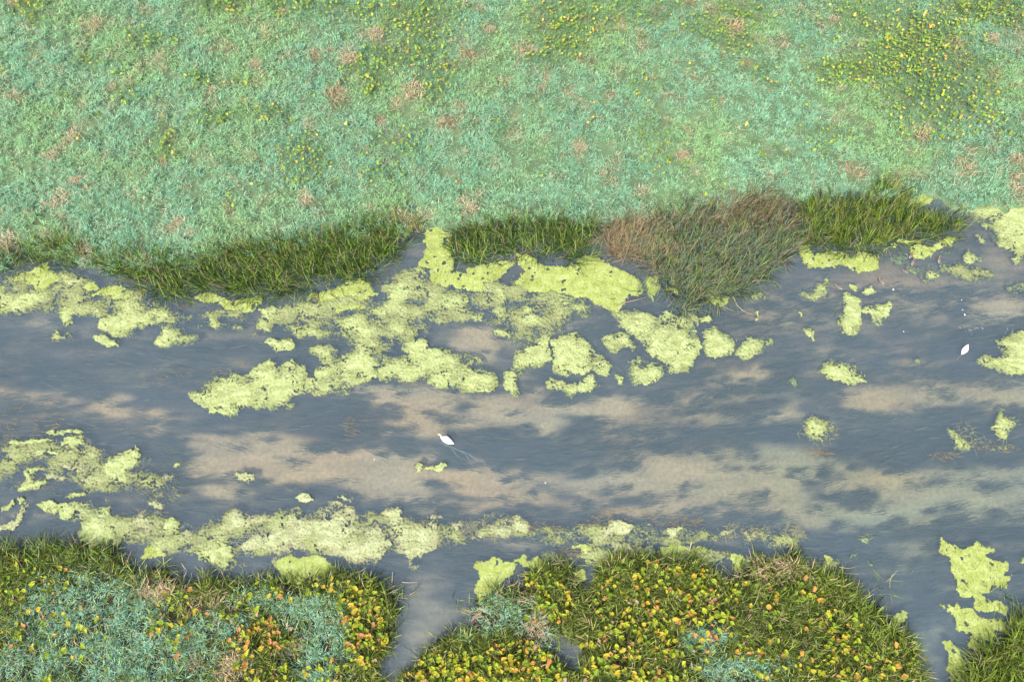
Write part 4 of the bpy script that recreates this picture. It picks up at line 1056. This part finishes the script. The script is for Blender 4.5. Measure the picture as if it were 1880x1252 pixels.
ALG = {4: ((0.150, 0.180, 0.070), (0.190, 0.210, 0.100), (0.085, 0.095, 0.045)), 0: ((0.185, 0.225, 0.080), (0.225, 0.255, 0.120), (0.075, 0.090, 0.042)),
       1: ((0.165, 0.205, 0.040), (0.205, 0.238, 0.090), (0.105, 0.125, 0.026)),
       2: ((0.190, 0.215, 0.100), (0.235, 0.255, 0.140), (0.110, 0.105, 0.062)),
       3: ((0.085, 0.130, 0.070), (0.130, 0.170, 0.100), (0.045, 0.065, 0.042))}
CELL = 0.045
for i, (cr, cover, tone, lab, pts) in enumerate(MATS):
    ox, oy, sc = CROP[cr]
    poly = [(ox + a / sc, oy + b / sc) for a, b in pts]
    pa = np.array(poly)
    cxp, cyp = pa.mean(0)
    xs, ys = P(pa[:, 0], pa[:, 1])
    xx = np.arange(xs.min() - 0.4, xs.max() + 0.4, CELL); yy = np.arange(ys.min() - 0.4, ys.max() + 0.4, CELL)
    mx, my = np.meshgrid(xx, yy)
    jx = mx + rng.uniform(-0.4, 0.4, mx.shape) * CELL; jy = my + rng.uniform(-0.4, 0.4, mx.shape) * CELL
    px, py = W2P(jx, jy)
    qx_ = px + 7.5 * fbm(jx / 0.9, jy / 0.9, 500, 4, 0.6) + 3.6 * fbm(jx / 0.2, jy / 0.2, 502, 3, 0.7)
    qy_ = py + 7.5 * fbm(jx / 0.9, jy / 0.9, 501, 4, 0.6) + 3.6 * fbm(jx / 0.2, jy / 0.2, 503, 3, 0.7)
    if tone == 1:
        qx_ = qx_ + 13 * fbm(jx / 2.1, jy / 1.8, 504, 3); qy_ = qy_ + 13 * fbm(jx / 2.1, jy / 1.8, 505, 3)
    ins = inpoly(qx_, qy_, poly)
    d = polydist(qx_, qy_, poly)
    sd = np.where(ins, d, -d)
    lump = fbm(jx / 0.60, jy / 0.45, 510, 4, 0.6)
    fine = fbm(jx / 0.20, jy / 0.15, 515, 3, 0.7)
    loose = fbm(jx / 1.9, jy / 1.3, 533 + i % 5, 3)
    finer = fbm(jx / 0.10, jy / 0.085, 518, 2, 0.7)
    h = 0.5 + 0.30 * fine + 0.16 * lump + 0.34 * finer
    ew = max(4.0, min(26.0, 0.9 * sd.max()))
    dens = cover * (0.94 if tone != 1 else 1.0) + (0.60 if tone != 1 else 0.34) * loose + 0.52 * (sst(-4, ew, sd) - 0.42)
    wv = fbm(jx / 0.9, jy / 0.9, 525, 2)
    fold = np.abs(fbm(jx / 1.5 + 0.9 * wv, jy / 0.62 + 0.5 * lump, 520, 3))          # thin wavy folds
    v = 1.10 * dens - h
    if tone != 1:
        v = v - 0.75 * (1 - sst(0.012, 0.055, fold)) * sst(-0.1, 0.35, wv)
    else:
        v = v - 0.9 * (fbm(jx / 0.5, jy / 0.4, 530, 3) < -0.58) - 0.25 * (finer < -0.55)
    v = v - 0.9 * (1 - sst(-4, 1, sd + 2.5 * fine))
    gzm, _ = ground_z(jx, jy, px, py)
    keepv = (v > (-0.26 if tone != 1 else -0.16)) & (gzm < 0.06)
    lw_ = sst(0.0, 0.7, v)
    hgt = 0.010 + 0.0012 * (i % 9) + lw_ * (0.045 + 0.045 * np.clip(lump + 0.4, 0, 1.5)) * (0.35 if tone == 1 else 1) + 0.016 * fine * lw_
    hgt = hgt + 0.03 * sst(0.0, 0.12, fold) * (tone != 1) * lw_
    hgt = np.where(v < 0, -0.02 - 0.5 * np.clip(-v, 0, 1), np.maximum(hgt, 0.006))
    hgt = np.maximum(hgt, gzm + 0.03)
    ca_, cb_, cc_ = [np.array(q) for q in ALG[tone]]
    tt = np.clip(0.45 + 0.55 * lump + 0.45 * fine, 0, 1)[..., None]
    colr = ca_ * (1 - tt) + cb_ * tt
    thin = (1 - sst(0.0, 0.58, v))[..., None] * (0.45 if tone == 1 else 0.85)
    colr = colr * (1 - thin) + cc_ * thin
    murky = sst(0.0, 0.22, -v)[..., None]
    colr = colr * (1 - murky) + np.array([0.050, 0.070, 0.038]) * murky
    dirty = sst(0.05, 0.75, fbm(jx / 1.5, jy / 1.0, 540, 4, 0.6))[..., None] * 0.62
    colr = colr * (1 - dirty) + (np.array([0.125, 0.148, 0.038]) if tone == 1 else np.array([0.125, 0.14, 0.055])) * dirty
    colr = colr * (1.0 + 0.26 * finer + 0.18 * lump)[..., None]
    speck = (rng.random(jx.shape) < 0.02 + 0.05 * (loose < -0.1))[..., None]
    colr = np.where(speck, np.array([0.07, 0.065, 0.03]), colr)
    idx = np.arange(mx.size).reshape(mx.shape)
    kq = keepv[:-1, :-1] & keepv[1:, :-1] & keepv[:-1, 1:] & keepv[1:, 1:]
    Q = np.stack([idx[:-1, :-1], idx[:-1, 1:], idx[1:, 1:], idx[1:, :-1]], -1)[kq]
    if len(Q) == 0:
        continue
    used, inv = np.unique(Q.ravel(), return_inverse=True)
    V = np.stack([jx, jy, hgt], -1).reshape(-1, 3)[used]
    wcx, wcy = P(cxp, cyp)
    V = V - np.array([wcx, wcy, 0])
    me = mesh_arrays('algae_mat', V, None, colr.reshape(-1, 3)[used], True, inv.reshape(-1, 4))
    nm = 'duckweed_mat' if tone == 1 else 'algae_mat'
    if tone == 4:
        obj('algae_scum', me, M_ALGAE, label=lab, cat='algae', loc=(float(wcx), float(wcy), 0), kind='stuff')
    else:
        obj(nm, me, M_ALGAE, label=lab, cat='duckweed' if tone == 1 else 'algae', loc=(float(wcx), float(wcy), 0))

# ------------------------------------------------------------------ weed under and on the water
n0 = 60000
px = rng.uniform(-120, 2000, n0); py = rng.uniform(470, 1260, n0)
v = look(BED, px, py); l = look(LANDS, px, py)
kp = (l < 0.15) & (rng.random(n0) < np.clip(0.5 - 1.4 * v, 0.0, 1)) & (fbm(px / 60, py / 18, 700, 3) > -0.25)
px, py = px[kp], py[kp]
n = len(px)
x, y = P(px, py, -0.2)
c = mixc((0.015, 0.03, 0.03), (0.05, 0.075, 0.05), rng.random(n) ** 2)
br = rng.random(n) < np.clip(0.04 + 0.35 * ell([(90, 790, 140, 50), (640, 790, 30, 24), (300, 680, 140, 30), (1510, 828, 30, 14)], px, py), 0, 1)
c[br] = mixc((0.14, 0.11, 0.05), (0.08, 0.09, 0.035), rng.random(n))[br]
ang = 0.0 + 0.25 * fbm(px / 160, py / 70, 710, 2) + rng.normal(0, 0.12, n)
ang = np.where(px > 1000, ang + 0.15, ang - 0.08)
me = blades('submerged_weed', np.stack([x, y, rng.uniform(-0.42, -0.2, n)], -1), rng.uniform(0.4, 1.3, n), rng.uniform(0.03, 0.07, n), ang,
            np.full(n, 1.5), rng.uniform(-0.15, 0.0, n), c, seg=2)
obj('submerged_weed', me, M_WEED, label='dark trailing water weed under the river surface', cat='water weed', kind='stuff')
# feathery weed plumes along the margins of the sand
n0 = 15000
px = rng.uniform(-120, 2000, n0); py = rng.uniform(520, 1040, n0)
v = look(BED, px, py); l = look(LANDS, px, py)
pr = sst(0.12, 0.4, v) * sst(0.95, 0.5, v) * 0.34 + 0.02 * (v > 0.5)
kp = (l < 0.1) & (rng.random(n0) < pr) & (fbm(px / 90, py / 26, 720, 3) > -0.1)
px, py = px[kp], py[kp]
m = 18
cxp = np.repeat(px, m); cyp = np.repeat(py, m); n = len(cxp)
sx, sy = P(cxp, cyp, -0.25)
rad_ = np.repeat(rng.uniform(0.1, 0.55, len(px)), m)
sx = sx + rad_ * rng.normal(0, 1.2, n); sy = sy + rad_ * rng.normal(0, 0.42, n)
fan = np.repeat(np.where(rng.random(len(px)) < 0.75, 0.0, math.pi) + np.where(px > 1000, 0.16, -0.1) + rng.normal(0, 0.1, len(px)), m)
c = mixc((0.02, 0.035, 0.034), (0.06, 0.075, 0.055), rng.random(n))
me = blades('weed_plumes', np.stack([sx, sy, rng.uniform(-0.4, -0.22, n)], -1), rng.uniform(0.3, 1.0, n), rng.uniform(0.018, 0.045, n),
            fan + rng.normal(0, 0.16, n), np.full(n, 1.5), rng.uniform(-0.1, 0.05, n), c, seg=2)
obj('weed_plumes', me, M_WEED, label='feathery dark weed plumes over the sandy river bed', cat='water weed', kind='stuff')

# strands lying on the surface around the loose mats
STR = [(50, 785, 70, 40, 90, 0), (640, 785, 14, 18, 34, 0), (1498, 828, 26, 9, 46, 0), (120, 860, 120, 50, 120, 0), (300, 885, 60, 30, 40, 0), (1150, 945, 60, 14, 60, 0),
       (1090, 960, 40, 16, 60, 0), (1240, 958, 50, 12, 70, 0), (1340, 975, 24, 14, 60, 1), (1385, 978, 30, 12, 70, 1), (1455, 980, 22, 16, 90, 1),
       (860, 975, 40, 18, 120, 1), (900, 968, 50, 24, 160, 1), (990, 968, 40, 10, 50, 0), (1500, 790, 40, 22, 110, 1), (1800, 815, 50, 10, 60, 1),
       (1770, 800, 24, 24, 70, 1), (1730, 838, 30, 8, 40, 0), (400, 990, 60, 30, 120, 1), (560, 985, 120, 30, 220, 1), (780, 980, 40, 26, 120, 1),
       (250, 960, 80, 30, 120, 0), (1045, 1015, 40, 12, 60, 0), (1830, 825, 40, 10, 30, 0), (430, 680, 60, 16, 30, 0), (300, 690, 60, 14, 30, 0), (1588, 985, 12, 8, 24, 1)]
bs, az, ln, cc = [], [], [], []
for (cx0, cy0, rx0, ry0, m, kd) in STR:
    a = rng.uniform(0, 6.28, m); q = np.sqrt(rng.random(m))
    sx, sy = P(cx0 + rx0 * q * np.cos(a), cy0 + ry0 * q * np.sin(a))
    bs.append(np.stack([sx, sy, np.full(m, 0.015) + 0.02 * rng.random(m)], -1))
    az.append(rng.normal(0, 0.45 if kd == 0 else 0.9, m)); ln.append(rng.uniform(0.15, 0.55, m))
    cc.append(mixc((0.17, 0.13, 0.08), (0.10, 0.09, 0.05), rng.random(m)) if kd == 0 else mixc((0.18, 0.19, 0.11), (0.11, 0.11, 0.07), rng.random(m)))
bs = np.concatenate(bs); n = len(bs)
me = blades('floating_strands', bs, np.concatenate(ln), rng.uniform(0.015, 0.032, n), np.concatenate(az), np.full(n, 1.53), rng.uniform(0, 0.05, n), np.concatenate(cc))
obj('floating_strands', me, M_WEED, label='tan and pale strands of dead weed drifting on the surface', cat='water weed', kind='stuff')

# ------------------------------------------------------------------ birds
def loft(path, w, h, col, M=16):
    path = np.array(path, float); w = np.array(w); h = np.array(h)
    tg = np.gradient(path, axis=0); tg /= np.linalg.norm(tg, axis=1)[:, None]
    side = np.array([0, 1.0, 0])
    up = np.cross(tg, side) * -1.0
    a = np.linspace(0, 2 * math.pi, M, endpoint=False)
    V = (path[:, None, :] + w[:, None, None] * np.cos(a)[None, :, None] * side + h[:, None, None] * np.sin(a)[None, :, None] * up[:, None, :])
    N = len(path)
    idx = np.arange(N * M).reshape(N, M)
    Q = np.stack([idx[:-1], np.roll(idx, -1, 1)[:-1], np.roll(idx, -1, 1)[1:], idx[1:]], -1).reshape(-1, 4)
    V = V.reshape(-1, 3)
    C = np.repeat(np.array(col, float), M, axis=0)
    T = [(idx[0, 0], idx[0, j + 1], idx[0, j]) for j in range(1, M - 1)] + [(idx[-1, 0], idx[-1, j], idx[-1, j + 1]) for j in range(1, M - 1)]
    return mesh_arrays('body', V, T, C, True, Q)


def resample(rows, n):
    rows = np.array(rows, float)
    d = np.concatenate([[0], np.cumsum(np.linalg.norm(np.diff(rows[:, :3], axis=0), axis=1))])
    t = np.linspace(0, d[-1], n)
    o = np.stack([np.interp(t, d, rows[:, k]) for k in range(rows.shape[1])], -1)
    for _ in range(2):
        o[1:-1] = 0.25 * o[:-2] + 0.5 * o[1:-1] + 0.25 * o[2:]
    return o


def bird(name, rows, colf, wing_c, bill_rows, bill_mat, bill_c, label, cat, group, px, py, heading, scale, part_wing=True):
    o = resample(rows, 34)
    path = o[:, :3]
    body = loft(path, o[:, 3], o[:, 4], np.array([colf(p) for p in path]))
    x, y = P(px, py)
    root = obj(name, body, M_BIRD, label=label, cat=cat, group=group, loc=(float(x), float(y), 0), rot=(0, 0, heading), scale=scale)
    b = resample(bill_rows, 8)
    bm_ = loft(b[:, :3], b[:, 3], b[:, 4], np.tile([bill_c], (8, 1)), 10)
    obj('bill', bm_, bill_mat, parent=root)
    for s in (-1, 1):
        wr = [(0.27, s * .11, .20, .03, .02), (.15, s * .155, .225, .095, .06), (-.05, s * .15, .235, .10, .07), (-.28, s * .10, .215, .075, .05), (-.46, s * .05, .205, .04, .025), (-.56, s * .03, .205, .01, .01)]
        w_ = resample(wr, 14)
        wm = loft(w_[:, :3], w_[:, 3], w_[:, 4], np.array([wing_c(p) for p in w_[:, :3]]), 10)
        obj('wing', wm, M_BIRD, parent=root)
    return root


TORSO = [(-.64, 0, .20, .012, .01), (-.55, 0, .19, .07, .03), (-.42, 0, .16, .15, .09), (-.25, 0, .13, .215, .15), (-.02, 0, .11, .245, .18),
         (.16, 0, .10, .225, .18), (.30, 0, .10, .165, .155)]
SWIM = TORSO + [(.40, 0, .15, .11, .11), (.44, 0, .25, .07, .075), (.43, 0, .37, .05, .05), (.40, 0, .49, .045, .045), (.41, 0, .60, .043, .043),
                (.46, 0, .67, .05, .045), (.53, 0, .68, .052, .05), (.60, 0, .665, .042, .04), (.64, 0, .655, .02, .02)]
FEED = TORSO + [(.40, 0, .09, .11, .11), (.47, 0, .03, .075, .075), (.54, 0, -.06, .052, .052), (.66, 0, -.16, .046, .046), (.80, 0, -.22, .045, .045),
                (.90, 0, -.25, .05, .045), (.97, 0, -.27, .03, .03)]
WHITE = (0.62, 0.62, 0.61)
bird('swan', SWIM, lambda p: WHITE, lambda p: (0.55, 0.55, 0.545), [(.625, 0, .66, .03, .03), (.68, 0, .645, .026, .018), (.75, 0, .62, .022, .012), (.77, 0, .613, .008, .006)],
     M_BILL, (0.5, 0.2, 0.03), 'white swan swimming with its neck raised, trailing a wake over the sand', 'swan', 'swans on the river', 820, 808, R(151), 0.78)
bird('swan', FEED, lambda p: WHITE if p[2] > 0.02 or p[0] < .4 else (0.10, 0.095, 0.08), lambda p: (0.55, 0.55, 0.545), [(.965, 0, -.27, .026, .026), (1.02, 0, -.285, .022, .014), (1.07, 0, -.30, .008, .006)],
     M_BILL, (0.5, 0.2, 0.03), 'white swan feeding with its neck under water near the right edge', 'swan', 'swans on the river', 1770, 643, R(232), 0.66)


def duckcol(p):
    if p[0] > .40: return (0.15, 0.12, 0.08)
    if p[0] < -.5: return (0.28, 0.25, 0.22)
    return (0.10, 0.073, 0.053)


DUCK = TORSO[:-1] + [(.30, 0, .11, .17, .16), (.38, 0, .18, .12, .12), (.43, 0, .28, .085, .085), (.46, 0, .36, .09, .09), (.53, 0, .38, .095, .085), (.60, 0, .37, .075, .07), (.65, 0, .355, .03, .03)]
DUCKS = [(1539, 528, 140, 'brown duck swimming left, just right of the branching algae clump'),
         (1617, 517, 120, 'brown duck afloat alone above the lime slab, its bill to the upper left'),
         (1661, 499, 150, 'small pale duck just below the thin algae veil by the reeds'),
         (1675, 482, 62, 'brown duck resting at the reed edge, lower of the close pair'),
         (1672, 470, 50, 'brown duck half hidden at the reed edge, upper of the close pair'),
         (1723, 478, 75, 'greyish duck in open water at the right end of the bright reeds')]
for a, b, hd, lab in DUCKS:
    bird('duck', DUCK, duckcol, lambda p: (0.125, 0.10, 0.08) if p[0] > -.3 else (0.22, 0.2, 0.175), [(.64, 0, .355, .04, .03), (.72, 0, .34, .045, .018), (.79, 0, .335, .03, .01)], M_BILL2,
         (0.2, 0.16, 0.05), lab, 'duck', 'ducks off the bright green reeds', a, b, R(hd), 0.30 if (a, b) == (1661, 499) else 0.40)

# ------------------------------------------------------------------ small things afloat
def feather(name, a, b, size, lab):
    k = 9
    V = []
    for j in range(k):
        t = j / (k - 1)
        wv = 0.28 * math.sin(math.pi * min(1, t * 1.05 + 0.02)) ** 0.7
        V += [(t - .5, -wv, 0.06 * t * t), (t - .5, 0, 0.10 + 0.08 * t * t), (t - .5, wv, 0.06 * t * t)]
    Q = [(3 * j + q, 3 * j + 3 + q, 3 * j + 4 + q, 3 * j + 1 + q) for j in range(k - 1) for q in (0, 1)]
    x, y = P(a, b)
    obj(name, mesh_arrays(name, np.array(V), None, None, True, Q), M_FEATHER, label=lab, cat='feather', group='white feathers afloat',
        loc=(float(x), float(y), 0.012), rot=(0, 0, a * 0.7), scale=size * 0.62)


for a, b, s, lab in [(1765, 551, .13, 'white feather at the top of the dark round weed bed'), (1767, 569, .11, 'white feather in the middle of the dark round weed bed'),
                     (1771, 578, .19, 'largest white feather, at the bottom of the dark round weed bed'), (1640, 532, .2, 'white feather afloat below the lone duck'),
                     (687, 843, .09, 'tiny white feather over the sand left of the swimming swan'), (1001, 886, .12, 'tiny white feather over the sand right of the swan wake'),
                     (1659, 609, .12, 'tiny white feather right of the lime arm')]:
    feather('feather', a, b, s, lab)

fx, fy, fz = [], [], []
fl = [(1775, 606, 22, 9, 16), (1800, 600, 14, 6, 5), (1850, 612, 20, 8, 12), (1845, 640, 10, 16, 8), (1385, 705, 3, 3, 0)]
pts = []
for cx0, cy0, rx0, ry0, m in fl:
    a = rng.uniform(0, 6.28, m); q = np.sqrt(rng.random(m))
    sx, sy = P(cx0 + rx0 * q * np.cos(a), cy0 + ry0 * q * np.sin(a))
    pts.append(np.stack([sx, sy, np.full(m, 0.012)], -1))
pts = np.concatenate(pts); n = len(pts)
me = blades('foam_flecks', pts, rng.uniform(0.03, 0.08, n), rng.uniform(0.02, 0.04, n), rng.uniform(0, 6.28, n), np.full(n, 1.5), np.zeros(n), np.full((n, 3), 0.4))
obj('foam_flecks', me, M_WEED, label='white foam flecks on the dark water above the feeding swan', cat='foam', kind='stuff')

# wake of the swimming swan: low ridges, ripple reflections painted on as pale colour
wk = [((809, 812), (850, 846), 0.026), ((826, 818), (868, 850), 0.03), ((842, 826), (893, 858), 0.022), ((858, 832), (905, 866), 0.018)]
Vw, Qw = [], []
for (a0, b0), (a1, b1), wd_ in wk:
    m = 16
    base = len(Vw)
    x0, y0 = P(a0, b0); x1, y1 = P(a1, b1)
    dx, dy = x1 - x0, y1 - y0; L = math.hypot(dx, dy); nxn, nyn = -dy / L, dx / L
    for j in range(m):
        t = j / (m - 1)
        off = 0.10 * math.sin(t * 9 + a0) * t + 0.12 * math.sin(t * 3.1)
        w2 = wd_ * (0.35 + 0.65 * math.sin(math.pi * t)) * (0.7 + 0.5 * random.random())
        for q, zz in ((-1, 0.003), (0, 0.02), (1, 0.003)):
            Vw.append((x0 + dx * t + nxn * (off + q * w2), y0 + dy * t + nyn * (off + q * w2), zz))
    for j in range(m - 1):
        for q in (0, 1):
            Qw.append((base + 3 * j + q, base + 3 * j + 3 + q, base + 3 * j + 4 + q, base + 3 * j + 1 + q))
M_WAKE, tW, oW = nodes('painted_wake_sheen')
dW = tW.nodes.new('ShaderNodeBsdfDiffuse'); dW.inputs[0].default_value = (0.25, 0.27, 0.28, 1)
trW = tW.nodes.new('ShaderNodeBsdfTransparent'); mxW = tW.nodes.new('ShaderNodeMixShader'); mxW.inputs[0].default_value = 0.22
tW.links.new(trW.outputs[0], mxW.inputs[1]); tW.links.new(dW.outputs[0], mxW.inputs[2]); tW.links.new(mxW.outputs[0], oW.inputs[0])
obj('swan_wake', mesh_arrays('swan_wake', np.array(Vw), None, None, True, Qw), M_WAKE, label='thin pale wake lines trailing behind the swimming swan', cat='foam', kind='stuff')


def stem(name, pix, r0, mat, lab, cat, zs=0.03):
    pp = resample([(*P(a, b), zs + z_, 0, 0) for a, b, z_ in pix], 14)[:, :3]
    M = 6
    tg = np.gradient(pp, axis=0); tg /= np.linalg.norm(tg, axis=1)[:, None]
    s = np.stack([-tg[:, 1], tg[:, 0], 0 * tg[:, 0]], -1); s /= np.linalg.norm(s, axis=1)[:, None]
    u = np.cross(tg, s)
    a = np.linspace(0, 2 * math.pi, M, endpoint=False)
    rr_ = r0 * (1 - 0.6 * np.linspace(0, 1, 14))
    V = pp[:, None] + rr_[:, None, None] * (np.cos(a)[None, :, None] * s[:, None] + np.sin(a)[None, :, None] * u[:, None])
    idx = np.arange(14 * M).reshape(14, M)
    Q = np.stack([idx[:-1], np.roll(idx, -1, 1)[:-1], np.roll(idx, -1, 1)[1:], idx[1:]], -1).reshape(-1, 4)
    c0 = V.reshape(-1, 3)[0].copy(); c0[2] = 0
    obj(name, mesh_arrays(name, V.reshape(-1, 3) - c0, None, None, True, Q), mat, label=lab, cat=cat, loc=tuple(float(q) for q in c0))


stem('stick', [(1132, 562, 0), (1145, 556, .02), (1165, 552, .02), (1186, 546, 0)], 0.05, M_STICK, 'dark stick at the corner of the large duckweed sheet', 'stick')
stem('reed_stem', [(1343, 548, .3), (1352, 562, .1), (1366, 573, 0), (1380, 577, 0)], 0.028, M_STEM, 'curved pale reed stem lying out from the grey reeds', 'reed stem')
stem('reed_stem', [(1322, 562, .1), (1335, 567, 0), (1348, 572, 0)], 0.022, M_STEM, 'short straight pale stem below the grey reeds', 'reed stem')
stem('reed_stem', [(738, 1068, .05), (750, 1069, .03), (766, 1068, 0)], 0.03, M_STEM, 'pale broken stem floating at the top of the muddy channel', 'reed stem')
stem('reed_stem', [(752, 1092, .1), (762, 1086, .05), (770, 1080, 0)], 0.026, M_STEM, 'slanting tan stem beside the muddy channel', 'reed stem')
stem('reed_stem', [(1540, 1040, .05), (1556, 1043, .02), (1568, 1041, 0)], 0.03, M_STEM, 'upper pink-tan stem off the right-hand bank', 'reed stem')
stem('reed_stem', [(1530, 1050, .05), (1550, 1052, .02), (1575, 1053, 0)], 0.03, M_STEM, 'lower pink-tan stem off the right-hand bank', 'reed stem')
stem('reed_stem', [(1630, 1078, .2), (1631, 1068, .1), (1633, 1055, .3)], 0.026, M_STEM, 'upright tan stem in the sedge tuft off the bank tip', 'reed stem')
